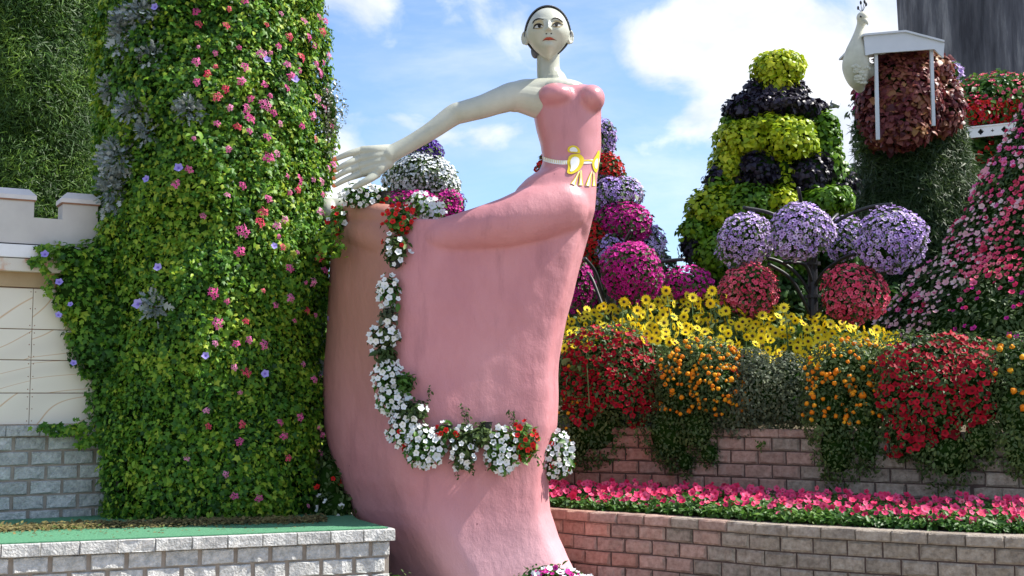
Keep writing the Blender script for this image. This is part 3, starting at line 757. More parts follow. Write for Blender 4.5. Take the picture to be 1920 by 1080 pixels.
M['hair'] = surf_mat('slate_hair', [(.07, .08, .1), (.12, .13, .15)], scale=8, rough=.5, bump=.2)
M['lips'] = surf_mat('red_lip_paint', [(.40, .07, .045), (.48, .12, .08)], scale=8, rough=.4, bump=0)
M['nail'] = surf_mat('orange_nail_paint', [(.55, .15, .05), (.66, .22, .08)], scale=8, rough=.35, bump=0)
M['eyeblack'] = surf_mat('dark_eye_paint', [(.012, .01, .01), (.03, .025, .02)], scale=8, rough=.35, bump=0)
M['eyewhite'] = surf_mat('eye_white_paint', [(.5, .5, .47), (.56, .56, .53)], scale=8, rough=.3, bump=0)
M['iris'] = surf_mat('iris_paint', [(.03, .035, .035), (.055, .06, .06)], scale=8, rough=.3, bump=0)
M['ochre'] = surf_mat('ochre_shadow_paint', [(.42, .35, .2), (.47, .41, .27)], scale=8, rough=.4, bump=0)
for k_ in ('eyeblack', 'eyewhite', 'iris', 'ochre', 'lips'):
    M[k_].node_tree.nodes['Principled BSDF'].inputs['Roughness'].default_value = .85; M[k_].node_tree.nodes['Principled BSDF'].inputs['Specular IOR Level'].default_value = .1
M['gold'] = surf_mat('yellow_paint', [(.62, .46, .01), (.75, .58, .02)], scale=8, rough=.35, bump=0)
M['bowwhite'] = surf_mat('white_paint', [(.72, .74, .72), (.8, .81, .78)], scale=8, rough=.3, bump=0)

statue = thing('statue', 'giant statue of a woman in a long pink gown with one arm stretched out', 'statue', (W(880, 1080, SY).x, SY, 0))
# ---- gown
SK = [(350, 640, 700, 1112), (385, 636, 735, 1113), (420, 622, 762, 1107), (460, 620, 752, 1097), (500, 618, 742, 1086), (600, 612, 738, 1061), (680, 606, 740, 1048), (740, 605, 745, 1047),
      (800, 607, 742, 1043), (850, 615, 740, 1031), (900, 627, 748, 1028), (960, 650, 768, 1031), (1010, 678, 800, 1046), (1080, 712, 840, 1078), (1160, 735, 870, 1115), (1260, 750, 880, 1150), (1400, 760, 890, 1180)]
def skirt_ring(r, seg):
    py, xl, xg, xr = r; Yc = 18.75
    Xl, Xg, Xr = W(xl, py, Yc + .9).x, W(xg, py, Yc - .55).x, W(xr, py, Yc).x; z = zat(py, Yc - .2); w = Xr - Xl
    ctl = [(Xr, Yc + .12), (Xr - .10, Yc - .34), (Xr - .34, Yc - .62), (Xr - .42 * w, Yc - .80), (Xg + .35, Yc - .80), (Xg, Yc - .66), (Xg - .34 * (Xg - Xl), Yc - .25),
           (Xl + .22 * (Xg - Xl), Yc + .35), (Xl, Yc + .95), (Xl + .25, Yc + 1.5), (Xl + .45 * w, Yc + 1.45), (Xr - .3, Yc + .75)]
    n = len(ctl); out = []
    per = seg // n
    for i in range(n):
        p0, p1, p2, p3 = [Vector(ctl[(i + k - 1) % n]) for k in range(4)]
        for k in range(per):
            t = k / per; q = .5 * ((2 * p1) + (p2 - p0) * t + (2 * p0 - 5 * p1 + 4 * p2 - p3) * t * t + (3 * p1 - p0 - 3 * p2 + p3) * t ** 3)
            out.append((q.x, q.y, z))
    return out
bm = bmesh.new()
rows = []
for a, b in zip(SK[2:], SK[3:]):
    for k in range(3): rows.append(tuple(a[i] + (b[i] - a[i]) * k / 3 for i in range(4)))
rows.append(SK[-1])
loft_rows(bm, rows[::-1], skirt_ring, 60)
# upper rim of the skirt lifted over the back leg
ptube(bm, [(648, 408, 19.55, 20), (672, 402, 19.2, 26), (705, 405, 18.75, 25), (745, 412, 18.5, 24), (790, 438, 18.5, 25), (830, 450, 18.6, 30)])
ptube(bm, [(640, 440, 19.6, 22), (700, 440, 18.9, 40), (760, 460, 18.55, 45), (850, 480, 18.6, 50)])
# torso
TR = [(158, 1014, 1112, .28), (168, 1004, 1122, .36), (190, 999, 1126, .42), (212, 998, 1127, .42), (240, 1004, 1127, .40), (270, 1013, 1127, .37), (300, 1018, 1125, .35), (318, 1010, 1122, .38), (335, 984, 1120, .45), (350, 969, 1119, .50), (366, 959, 1118, .53), (395, 962, 1115, .55), (425, 990, 1108, .48), (450, 1005, 1099, .36), (475, 1010, 1091, .24), (500, 1025, 1075, .1)]
def torso_ring(r, seg):
    py, xl, xr, d = r; Yc = 18.45 + max(0, py - 395) * .004; a, b = W(xl, py, Yc).x, W(xr, py, Yc).x; z = zat(py, Yc - .15); cx, rx = (a + b) / 2, (b - a) / 2
    return [(cx + rx * (abs(math.cos(t)) ** .9) * (1 if math.cos(t) > 0 else -1), Yc + d * math.sin(t) * (1 - .12 * math.cos(t)), z) for t in [2 * math.pi * k / seg for k in range(seg)]]
loft_rows(bm, TR[::-1], torso_ring, 40)
pe(bm, 1042, 182, 38, 27, 18.24, .36)
pe(bm, 1107, 186, 27, 27, 18.28, .34)
pe(bm, 1032, 380, 62, 54, 18.36, .50)
pe(bm, 1045, 392, 62, 56, 18.38, .46)
ptube(bm, [(1052, 388, 18.26, 55), (1000, 402, 18.12, 53), (945, 418, 18.02, 46), (885, 431, 18.02, 39), (830, 442, 18.1, 34), (790, 450, 18.3, 29)])
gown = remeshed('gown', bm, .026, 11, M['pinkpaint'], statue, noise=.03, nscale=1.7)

# ---- body: head, neck, shoulders, arm, hand, foot in one surface
HC = W(1027, 62, 18.25); HM = Matrix.Translation(HC) @ Matrix.Rotation(math.radians(-3), 4, 'X')
def g(v, c, s): return np.exp(-((v - c) / s) ** 2)
def head_points(nu, nv, sc_=1.0):
    lon = np.linspace(0, 2 * math.pi, nu, endpoint=False); lat = np.linspace(.001, math.pi - .001, nv)
    LA, LO = np.meshgrid(lat, lon, indexing='ij'); x = (np.sin(LA) * np.sin(LO)).ravel(); f = (np.sin(LA) * np.cos(LO)).ravel(); z = np.cos(LA).ravel()
    X, Fd, Z = x * .315, f * .36, z * .375
    t = np.clip((-Z - .0) / .37, 0, 1)
    X = X * (1 - .18 * t ** 1.3 - .42 * t ** 4); Fd = np.where(Fd < 0, Fd * (1 - .45 * t ** 1.2), Fd * (1 - .12 * t))
    X = X * (1 + .05 * g(Z, -.05, .12))
    Z = Z - .038 * np.clip((-Z - .1) / .27, 0, 1) ** 1.5
    front = np.clip(f * 3, 0, 1)
    aX = np.abs(X)
    push = .085 * g(X, 0, .026 + .010 * np.clip((.02 - Z) / .1, 0, 1)) * np.where(Z > -.072, np.clip((.095 - Z) / .167, 0, 1) ** 1.1, np.clip(1 - (-.072 - Z) / .028, 0, 1))
    push = push + .026 * g(aX, .036, .017) * g(Z, -.078, .02)
    push = push - .038 * g(aX, .13, .062) * g(Z, .04, .038) + .026 * g(aX, .132, .05) * g(Z, .03, .026)
    push = push + .018 * g(aX, .13, .09) * g(Z, .095, .022)
    push = push + .03 * g(X, 0, .07) * g(Z, -.165, .026) - .012 * g(X, 0, .07) * g(Z, -.163, .006)
    push = push - .012 * g(X, 0, .06) * g(Z, -.205, .016) + .05 * g(X, 0, .085) * g(Z, -.29, .05) + .014 * g(aX, .17, .07) * g(Z, -.08, .06)
    Fd = Fd + push * front
    return np.stack([X, -Fd, Z], 1) * sc_
bm = bmesh.new()
nu, nv = 160, 120
HP = head_points(nu, nv); vs = [bm.verts.new(HM @ Vector(p)) for p in HP]
for q in grid_quads(nu, nv, True): bm.faces.new([vs[i] for i in q])
bm.faces.new(vs[:nu]); bm.faces.new(vs[-nu:])
for s, xo, zo in ((-1, -.335, -.06), (1, .335, -.045)):      # ears: rim, bowl and lobe
    R = Matrix.Rotation(s * math.radians(38), 4, 'Z')
    cpt = HM @ Vector((xo, .05, zo))
    for k in range(15):
        a = math.radians(-70 + 290 * k / 14); a = math.pi / 2 + (a - math.pi / 2)
        rim = Vector((s * .052 * math.cos(a) + s * .01, -.01, .092 * math.sin(a)))
        sphere_bm(bm, cpt + R @ rim, .017, 8, 6)
    sphere_bm(bm, cpt + R @ Vector((s * .0, .012, 0)), (.058, .024, .10), 14, 10, M=R)
    sphere_bm(bm, cpt + R @ Vector((-s * .015, 0, -.09)), (.028, .024, .03), 10, 8)
ptube(bm, [(1030, 80, 18.5, 22), (1028, 105, 18.5, 22), (1028, 126, 18.5, 22), (1030, 140, 18.5, 24), (1036, 156, 18.5, 29)])
for q_ in () and ([(1010, 98, 18.36, 5), (1018, 125, 18.3, 6), (1032, 150, 18.22, 6)], [(1048, 98, 18.36, 5), (1044, 125, 18.3, 6), (1038, 150, 18.22, 6)], [(1036, 152, 18.2, 5), (1062, 150, 18.18, 6), (1088, 155, 18.2, 6)]): ptube(bm, q_)
pe(bm, 1060, 185, 57, 33, 18.45, .36)           # chest inside the gown
pe(bm, 1048, 168, 52, 20, 18.4, .30)
ptube(bm, [(1085, 176, 18.35, 20), (1020, 166, 18.3, 20), (965, 182, 18.25, 29)])
ptube(bm, [(1012, 190, 18.35, 34), (968, 181, 18.25, 29), (936, 189, 18.15, 25), (905, 200, 18.1, 22.5), (868, 210, 18.05, 21), (850, 216, 18.05, 20.5), (812, 243, 18.0, 17.5), (775, 266, 17.98, 16), (742, 284, 17.95, 16.5), (728, 291, 17.93, 18)])
ptube(bm, [(1014, 160, 18.4, 11), (985, 158, 18.3, 10), (960, 168, 18.25, 14)])     # collar bone
# palm
def palm(bm):
    for (x0, y0, x1, y1, r0, r1) in ((728, 283, 682, 283, 13, 10), (728, 290, 680, 297, 14, 10), (728, 298, 680, 311, 14, 10), (726, 305, 683, 322, 13, 10), (722, 306, 700, 328, 13, 9)):
        ptube(bm, [(x0, y0, 17.93, r0), ((x0 + x1) / 2, (y0 + y1) / 2, 17.86, (r0 + r1) / 2), (x1, y1, 17.86, r1)], 14)
palm(bm)
pe(bm, 700, 299, 27, 23, 17.88, .085, rot=0)
FN = [[(678, 282, 17.86, 9.5), (658, 287, 17.80, 7.6), (642, 293, 17.80, 6.6), (631, 298, 17.84, 5.4)],
      [(674, 297, 17.86, 9), (655, 305, 17.78, 7), (641, 312, 17.78, 6.2), (631, 319, 17.84, 4.8)],
      [(672, 312, 17.86, 9), (654, 319, 17.78, 6.8), (640, 326, 17.78, 6), (629, 333, 17.84, 4.8)],
      [(676, 326, 17.86, 8.6), (655, 334, 17.80, 6.8), (640, 341, 17.80, 6), (629, 347.5, 17.86, 4.9)],
      [(706, 326, 17.86, 11), (692, 336, 17.78, 9), (678, 344, 17.76, 7.4), (665, 351, 17.80, 5.6)]]
for f in FN: ptube(bm, [(a, b, c, r * .84) for a, b, c, r in f], 12)
# raised foot showing beyond the skirt hem
ptube(bm, [(700, 425, 19.7, 26), (655, 400, 19.8, 24), (625, 392, 19.9, 21), (604, 392, 19.95, 18), (588, 398, 19.98, 13)])
pe(bm, 618, 398, 26, 26, 19.9, .3)
body = remeshed('body', bm, .0115, 3, M['skin'], statue, fac=.45)

dg = bpy.context.evaluated_depsgraph_get()
def bvh(o):
    me = o.data; n = len(me.vertices); co = np.empty(n * 3, np.float32); me.vertices.foreach_get('co', co)
    return BVHTree.FromPolygons([Vector(c) for c in co.reshape(-1, 3)], [tuple(p.vertices) for p in me.polygons])
BG, BB = bvh(gown), bvh(body)
O = Vector((0, 0, CAMZ))
def hit(px, py, trees=(BG,)):
    d = (W(px, py, 10) - O).normalized(); best = None
    for t in trees:
        h = t.ray_cast(O, d)
        if h[0] is not None and (best is None or h[3] < best[3]): best = h
    return best
def painted(name, outline, mat, trees, off=.004, parent=statue, step=2.0):
    if trees is HB: step = .8; off = off * 1.2 + .003
    """a patch of paint that lies on the statue's surface inside a closed outline"""
    if len(outline) < 15:
        for _ in range(2):
            outline = [q for i in range(len(outline)) for q in ((.75 * outline[i][0] + .25 * outline[(i + 1) % len(outline)][0], .75 * outline[i][1] + .25 * outline[(i + 1) % len(outline)][1]), (.25 * outline[i][0] + .75 * outline[(i + 1) % len(outline)][0], .25 * outline[i][1] + .75 * outline[(i + 1) % len(outline)][1]))]
    bm = bmesh.new(); vs = [bm.verts.new((x, y, 0)) for x, y in outline]; f = bm.faces.new(vs)
    bmesh.ops.triangulate(bm, faces=[f])
    for _ in range(5):
        es = [e for e in bm.edges if e.calc_length() > step]
        if not es: break
        bmesh.ops.subdivide_edges(bm, edges=es, cuts=1); bmesh.ops.triangulate(bm, faces=[q for q in bm.faces if len(q.verts) > 3])
    dead = []
    for v in bm.verts:
        h = hit(v.co.x, v.co.y, trees)
        if h is None: dead.append(v); continue
        v.co = h[0] - (h[0] - O).normalized() * off
    bmesh.ops.delete(bm, geom=dead, context='VERTS')
    return bm_obj(name, bm, mat, parent, smooth=True)
def stroke(pts, w0, n=8):
    sp = spline([(a[0], a[1], a[2] if len(a) > 2 else w0) for a in pts], n); Lf, Rt = [], []
    for i, p in enumerate(sp):
        t = (sp[min(i + 1, len(sp) - 1)] - sp[max(i - 1, 0)]); t = Vector((t.x, t.y)).normalized(); nn = Vector((-t.y, t.x)); w = p.z / 2
        Lf.append((p.x + nn.x * w, p.y + nn.y * w)); Rt.append((p.x - nn.x * w, p.y - nn.y * w))
    return Lf + Rt[::-1]
HB = (BB,)
Z = lambda x, y: (940 + x / 4.5, y / 4.5)       # from the enlarged study crop to photo pixels
def zo(L_): return [Z(*p) for p in L_]
def zs(L_, w): return stroke([Z(p[0], p[1]) + ((p[2] if len(p) > 2 else w) / 4.5,) for p in L_], w / 4.5)
painted('eye_shadow', zo([(268, 205), (285, 180), (320, 168), (350, 178), (360, 205), (350, 240), (300, 250), (272, 240)]), M['ochre'], HB, .0005)
painted('eye_shadow', zo([(428, 205), (436, 182), (465, 170), (500, 180), (525, 205), (505, 232), (450, 232), (430, 222)]), M['ochre'], HB, .0005)
painted('eye_white', zo([(272, 230), (290, 211), (318, 204), (342, 209), (354, 222), (340, 231), (310, 235), (285, 236)]), M['eyewhite'], HB, .003)
painted('eye_white', zo([(430, 212), (446, 200), (472, 194), (496, 201), (518, 213), (498, 220), (468, 222), (445, 220)]), M['eyewhite'], HB, .003)
for cx, cy in ((320, 219), (467, 208)):
    painted('iris', zo([(cx + 14 * math.cos(a), cy + 14 * math.sin(a)) for a in [k * math.pi / 7 for k in range(14)]]), M['iris'], HB, .009)
    painted('pupil', zo([(cx + 9 * math.cos(a), cy + 9 * math.sin(a)) for a in [k * math.pi / 5 for k in range(10)]]), M['eyeblack'], HB, .013)
painted('eyeliner', zs([(268, 244, 5), (284, 213, 12), (318, 202, 12), (350, 214, 5)], 8), M['eyeblack'], HB, .015)
painted('eyeliner', zs([(430, 212, 5), (448, 198, 11), (475, 192, 12), (512, 205, 8), (524, 212, 3)], 8), M['eyeblack'], HB, .015)
painted('eyeliner', zs([(276, 238, 3), (310, 237, 4), (345, 230, 3)], 3), M['eyeblack'], HB, .015)
painted('eyeliner', zs([(436, 219, 3), (468, 223, 4), (505, 218, 3)], 3), M['eyeblack'], HB, .015)
painted('eyebrow', zs([(262, 198, 5), (280, 172, 10), (315, 158, 11), (356, 164, 5)], 9), M['eyeblack'], HB, .006)
painted('eyebrow', zs([(424, 164, 5), (445, 153, 10), (475, 154, 11), (508, 176, 8), (520, 190, 3)], 9), M['eyeblack'], HB, .006)
painted('lips', zo([(344, 346), (365, 326), (385, 312), (398, 317), (408, 311), (430, 320), (450, 332), (464, 340), (440, 336), (420, 338), (400, 340), (375, 338)]), M['lips'], HB, .006)
painted('mouth_line', zs([(342, 348, 2), (375, 334, 4), (402, 330, 4), (435, 333, 4), (468, 343, 2)], 3), M['eyeblack'], HB, .008)
painted('nostril', zo([(372, 284), (380, 278), (388, 282), (384, 289), (374, 289)]), M['eyeblack'], HB, .004)
painted('nostril', zo([(414, 282), (423, 277), (430, 283), (426, 288), (416, 288)]), M['eyeblack'], HB, .004)
# hair: smooth cap behind the hairline
hp = head_points(120, 80, 1.0); keep = hp[:, 1] > (.02 - .42 * np.clip(hp[:, 2] , -.3, 1))
hp2 = hp * np.array((1.045, 1.10, 1.05)); idx = -np.ones(len(hp), int); bm = bmesh.new(); vv = {}
for i in np.nonzero(keep)[0]: vv[i] = bm.verts.new(HM @ Vector(hp2[i]))
for q in grid_quads(120, 80, True):
    if all(k in vv for k in q): bm.faces.new([vv[k] for k in q])
bmesh.ops.remove_doubles(bm, verts=bm.verts, dist=.002)
bmesh.ops.solidify(bm, geom=list(bm.faces), thickness=.02)
bm_obj('hair', bm, M['hair'], statue, smooth=True)
bm = bmesh.new(); pe(bm, 1004, 96, 9, 14, 18.5, .12); bm_obj('hair', bm, M['hair'], statue, smooth=True)
# finger nails
for f in FN[:4]:
    a, b = W(*f[-2][:3]), W(*f[-1][:3]); d = (b - a).normalized(); bm = bmesh.new()
    r = f[-1][3] * mpp(17.8)
    Rm = Matrix.Rotation(-math.atan2(d.z, d.x), 4, 'Y')
    sphere_bm(bm, b + d * r * .25 + Vector((0, -r * .45, 0)), (r * 1.25, r * .68, r * .86), 12, 8, M=Rm)
    bm_obj('nail', bm, M['nail'], statue, smooth=True)
# belt and bow painted in relief on the waist
C7 = lambda x, y: (980 + x / 4.5, 130 + y / 4.5)
def c7(L_): return [C7(*p) for p in L_]
def c7s(L_, w): return stroke([C7(p[0], p[1]) + ((p[2] if len(p) > 2 else w) / 4.5,) for p in L_], w / 4.5)
G_ = (BG,)
painted('belt', c7s([(158, 748), (220, 770), (300, 784), (380, 785), (480, 780), (560, 778), (650, 768)], 34), M['bowwhite'], G_, .010)
for k in range(12):
    t = k / 11; x = 175 + 200 * t; y = 752 + 32 * math.sin(t * 1.5)
    painted('belt_pleat', c7s([(x, y - 14), (x + 3, y + 16)], 4), M['gold'], G_, .014)
loopA = [(370, 870), (385, 830), (375, 770), (395, 725), (440, 710), (490, 715), (522, 755), (515, 800), (480, 850), (430, 880), (395, 884)]
painted('bow_loop', c7(loopA), M['gold'], G_, .020)
painted('bow_loop', c7([(398, 860), (410, 825), (400, 780), (415, 745), (445, 735), (475, 748), (482, 780), (468, 820), (435, 852), (415, 862)]), M['bowwhite'], G_, .026)
painted('bow_loop', c7([(380, 700), (378, 665), (405, 642), (445, 642), (478, 665), (492, 712), (460, 705), (420, 702)]), M['gold'], G_, .017)
painted('bow_loop', c7([(396, 692), (398, 668), (422, 655), (448, 660), (464, 682), (462, 697), (430, 694)]), M['bowwhite'], G_, .022)
painted('bow_loop', c7([(585, 800), (595, 760), (622, 720), (640, 680), (652, 690), (645, 760), (640, 830), (622, 880), (600, 850)]), M['gold'], G_, .018)
painted('bow_loop', c7([(605, 800), (614, 765), (634, 745), (638, 790), (628, 840), (614, 835)]), M['bowwhite'], G_, .023)
for L_ in ([(478, 860, 12), (450, 920, 24), (425, 972, 44)], [(492, 850, 14), (492, 920, 24), (492, 980, 42)], [(585, 860, 10), (565, 920, 24), (550, 985, 42)], [(600, 870, 10), (602, 930, 20), (604, 985, 34)]):
    painted('bow_ribbon', c7s(L_, 20), M['gold'], G_, .018)
    painted('bow_ribbon', c7s([(a, b - 3, max(c - 18, 4)) for a, b, c in L_], 12), M['bowwhite'], G_, .024)
painted('bow_outline', c7s([(520, 770), (560, 768), (590, 775)], 12), M['gold'], G_, .016)

# ================================================================== FLOWER POTS ON THE STATUE
def surf(px, py):
    h = hit(px, py, (BG, BB))
    if h is None: return W(px, py, 18.8), Vector((0, -1, 0))
    return h[0], (h[1] if h[1].y < 0 else -h[1])
def pot_plant(px, py, rx, ry, label, whites=0, reds=0, leaf='freshleaf', pot=None, group='petunia pots hung on the pink statue', leaves=None, fl_area=None, trail=0, out=.12, nb=None, fsize=.094):
    whites = int(whites * 1.0); reds = int(reds * 1.2)
    p, nn = surf(px, py); m = mpp(p.y); c = p + Vector((0, -1, 0)) * (out + .02)
    t = thing('flower_pot', label, 'potted flowers', p, group)
    E = [(np.array(c), np.array((rx * m * .9, .17, ry * m * .9)))]
    # pot
    bm = bmesh.new(); q = p + Vector((0, -.10, 0)) + (Vector(((pot[0] - px) * m, 0, (py - pot[1]) * m)) if pot else Vector((0, .02, 0)))
    w = .085 if not pot else pot[2] * m
    tube_bm(bm, [q + Vector((0, 0, -w)), q + Vector((0, 0, -w * .2)), q + Vector((0, 0, w * .8)), q + Vector((0, 0, w))], [w * .72, w * .85, w, w * 1.12], 14)
    bm_obj('pot', bm, M['pot'], t)
    n = leaves or int(rx * ry * .42)
    P, Nn = samp_ells(E, n * 2, back=.3); P, Nn = take(P, Nn, n)
    P = P + rng.normal(0, .03, P.shape) - Nn * rng.uniform(0, .1, (len(P), 1))
    scatter('leaves', t, 'oval', P, Nn, .085, leaf, up=.5, jit=.6, tj=.8)
    for cnt, mt in ((whites, 'white'), (reds, 'red')):
        if not cnt: continue
        P, Nn = samp_ells(E, cnt * 14, back=-.05)
        if fl_area: P, Nn = sub(P, Nn, fl_area)
        P, Nn = spaced(P, Nn, fsize * .72, cnt)
        P = P + Nn * rng.uniform(.02, .07, (len(P), 1))
        put_flowers('flower', t, 'petunia', mt, P, Nn * .6 + np.array((0, -.6, 0)), fsize if mt == 'white' else fsize * .9, up=.15, jit=.28)
    for k in range(trail):
        a = random.uniform(-1, 1); x, y = px + a * rx * .9, py + ry * .5; pts = []
        up_ = random.random() < .45
        for s in range(5):
            pts.append((x, y)); x += random.uniform(-5, 5) + a * 3; y += (-random.uniform(5, 11) if up_ else random.uniform(5, 11))
        if up_: pts = [(q_[0], q_[1] - ry * 1.2) for q_ in pts]
        bm = bmesh.new(); ws = [W(q_[0], q_[1], c.y + .02) for q_ in pts]; tube_bm(bm, ws, .004, 5); bm_obj('stem', bm, M['bark'], t)
        PP = np.array([tuple(w_) for w_ in ws for _ in range(3)]) + rng.normal(0, .02, (len(ws) * 3, 3))
        scatter('leaves', t, 'oval', PP, np.tile((0, -1, .2), (len(PP), 1)), .05, 'bushleaf', jit=.6, tj=1)
    return t
pot_plant(682, 367, 42, 20, 'white petunias spilling over the top left rim of the pink skirt, below the hand', 52, 0, out=.05)
pot_plant(722, 372, 14, 10, 'small sparse pot with one red bloom behind the skirt rim', 0, 4, out=.0, leaves=50)
pot_plant(640, 415, 20, 28, 'shaded red and white pot on the far left edge of the skirt', 5, 8, pot=(662, 393, 10))
pot_plant(790, 385, 20, 20, 'white petunias on the skirt rim where the raised thigh begins', 26, 0, out=.1)
pot_plant(812, 398, 22, 18, 'loose white petunias lying along the thigh at the right end of the rim', 26, 0, out=.14)
pot_plant(750, 415, 27, 27, 'red petunias at the top of the hanging chain of pots', 0, 38)
pot_plant(744, 468, 24, 30, 'leafy pot with six white blooms and a black base under the red petunias', 9, 2, pot=(742, 490, 13), leaf='bushleaf')
pot_plant(731, 548, 19, 30, 'narrow pot of white petunias hanging below the bare gap in the chain', 20, 0)
pot_plant(730, 590, 16, 16, 'yellowing green pot with a single white bloom on the chain', 2, 0, leaf='greyleaf')
pot_plant(723, 630, 26, 22, 'white petunias on a dark leafy pot halfway down the chain', 26, 0, leaf='bushleaf', trail=2)
pot_plant(726, 664, 22, 20, 'flowerless dark green pot halfway down the chain', 1, 0, leaf='bushleaf', trail=2)
pot_plant(728, 705, 24, 32, 'tall white petunias where the chain starts to curve', 44, 0)
pot_plant(762, 716, 18, 20, 'green flowerless tuft on the inner side of the curving chain', 0, 0)
pot_plant(738, 752, 26, 26, 'white petunias thinning out at the lower left bend', 30, 0)
pot_plant(775, 768, 28, 22, 'dark green leafy pot with sprigs rising at the bend', 8, 0, leaf='bushleaf', trail=4)
pot_plant(757, 805, 26, 30, 'white petunias with three red blooms at the left end of the level row', 28, 5)
pot_plant(797, 836, 35, 38, 'largest cluster of white petunias on the row across the skirt', 72, 0)
pot_plant(838, 808, 18, 14, 'small green pot with three red blooms in the level row', 1, 5)
pot_plant(868, 838, 24, 42, 'long drooping pot with scattered white blooms', 24, 0, leaf='bushleaf', trail=2)
pot_plant(898, 812, 30, 22, 'dark leafy pot with dried sprigs and no blooms', 0, 0, leaf='bushleaf', trail=7, pot=(912, 802, 11))
pot_plant(942, 842, 31, 44, 'white petunias with green ends just left of the red petunia pot', 52, 0)
pot_plant(982, 826, 24, 34, 'red petunias with thin leaves right of the white cluster', 0, 18, trail=3, leaf='freshleaf')
pot_plant(1038, 850, 37, 44, 'ball of white petunias at the right edge of the skirt beside a black pot', 88, 4, pot=(1029, 818, 13), out=.16)
# shaded planting at the foot of the skirt by the turf
def dark_bush(name, label, cat, E, leaf, tmpl, size, dens, flowers=(), group=None, jit=.6, inset=.86, up=.3, parent=None, down=.7, nobj=0, bump=.08, core='core', depth=.14):
    """a planted mass: dark inner body, leaf layer, blossoms. flowers: (template, material, size, count, mask, as objects)"""
    c0 = E[0][0]; t = parent or thing(name, label, cat, (c0[0], c0[1], min(e[0][2] - e[1][2] for e in E)), group)
    core_ells('inner_growth', t, E, inset, core)
    area = sum(4 * math.pi * ((e[1][0] * e[1][2]) + (e[1][0] * e[1][1]) + (e[1][1] * e[1][2])) / 3 for e in E)
    n = int(area * dens)
    P, Nn = samp_ells(E, n, bump=bump); P = jitter_depth(P, Nn, depth)
    scatter('leaves', t, tmpl, P, Nn, size, leaf, up=up, jit=jit, down=down, tj=.7)
    for (ft, fm, fs, cnt, mask, objs) in flowers:
        P, Nn = samp_ells(E, cnt * 8 if mask is None else cnt * 40, back=(-.3 if objs else .1), bump=bump); pp_ = rng.permutation(len(P)); P, Nn = P[pp_], Nn[pp_]
        if mask is not None: P, Nn = sub(P, Nn, mask)
        P, Nn = spaced(P, Nn, fs * .62, cnt); P = P + Nn * rng.uniform(.0, .08, (len(P), 1))
        if objs: put_flowers('flower', t, ft, fm, P, Nn + np.array((0, -.25, 0)), fs, up=.25, jit=.3)
        else: scatter('blossoms', t, ft, P, Nn + np.array((0, -.2, 0)), fs, fm + '_j', up=.25, jit=.3, sj=.15)
    return t
dark_bush('flower_bush', 'shaded dark bush with few blooms at the foot of the skirt beside the turf', 'bush',
          [ell(618, 905, 28, 50, 19.4, .3), ell(630, 950, 36, 34, 19.3, .3), ell(615, 855, 16, 26, 19.6, .2)], 'bushleaf', 'oval', .08, 420,
          [('petunia', 'white', .1, 9, lambda x, y: (y > 905) & (x < 650), True), ('petunia', 'red', .1, 3, lambda x, y: (y > 890) & (y < 915), True)])

# ================================================================== IVY TOWER
TY = 19.95
trow = [(-110, 206, 597), (0, 205, 598), (100, 198, 600), (200, 192, 603), (300, 190, 606), (400, 190, 612), (450, 190, 614), (560, 200, 612), (700, 200, 608), (800, 205, 606), (900, 208, 602), (985, 214, 588)]
tower = thing('ivy_tower', 'tall green ivy covered tower with pink geranium blooms beside the pink statue', 'ivy tower', (W(400, 980, TY).x, TY, ZL))
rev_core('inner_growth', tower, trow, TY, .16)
P, Nn = rev_sampler(trow, TY, 120000, back=.3)
bmp = (vnoise(P, 1.5, 3) - .5) * .34 + (vnoise(P, 4.0, 4) - .5) * .2
P = P + Nn * (bmp + rng.uniform(-.14, .05, len(P)))[:, None]
x, y = proj(P); shade = (x < 330)
scatter('leaves', tower, 'ivy', P, Nn, .064, 'ivy', up=.4, jit=.55, tj=.5, rv=.42, sj=.3, clump=1.9)
P2_, N2_ = rev_sampler(trow, TY, 30000, back=.3); P2_ = P2_ + N2_ * ((vnoise(P2_, 1.5, 3) - .5) * .34 + (vnoise(P2_, 4.0, 4) - .5) * .2 + rng.uniform(-.06, .09, len(P2_)))[:, None]
x2, y2 = proj(P2_); k2 = vnoise(P2_, 1.1, 21) > .45; P2_, N2_ = P2_[k2], N2_[k2]
scatter('creeper_leaves', tower, 'oval', P2_, N2_, .075, 'ivy', up=.5, jit=.6, tj=.7, bias=.18)
# individually placed leaves standing proud of the mass
Pq, Nq = rev_sampler(trow, TY, 9000, back=-.3); Pq, Nq = spaced(Pq, Nq, .18, 260)
bq = (vnoise(Pq, 1.5, 3) - .5) * .34 + (vnoise(Pq, 4.0, 4) - .5) * .2
put_flowers('ivy_leaf', tower, 'ivy', 'ivy_o', Pq + Nq * (bq + .07)[:, None], Nq, .088, up=.5, jit=.35)
# geranium heads
Pg, Ng = rev_sampler(trow, TY, 30000, back=-.05)
def gmask(x, y):
    d = np.where(y < 330, .85, np.where(y < 480, .5, .34)) * np.clip((x - 300) / 140, 0, 1) * (.35 + 1.0 * (vnoise(np.stack([x, y, x * 0], 1), 1 / 60, 9) > .42))
    d = np.where(y > 860, d * .25, d)
    return rng.random(len(x)) < d * .5
Pg, Ng = sub(Pg, Ng, gmask); Pg, Ng = spaced(Pg, Ng, .15, 170)
bg_ = (vnoise(Pg, 1.5, 3) - .5) * .34 + (vnoise(Pg, 4.0, 4) - .5) * .2
Pg = Pg + Ng * (bg_ + .10)[:, None]; k = len(Pg) * 5 // 6
put_flowers('geranium_bloom', tower, 'geranium', 'rose', Pg[:k], Ng, .135, jit=.2, sj=.25)
put_flowers('geranium_bloom', tower, 'geranium', 'coral', Pg[k:], Ng[k:], .135, jit=.2, sj=.25)
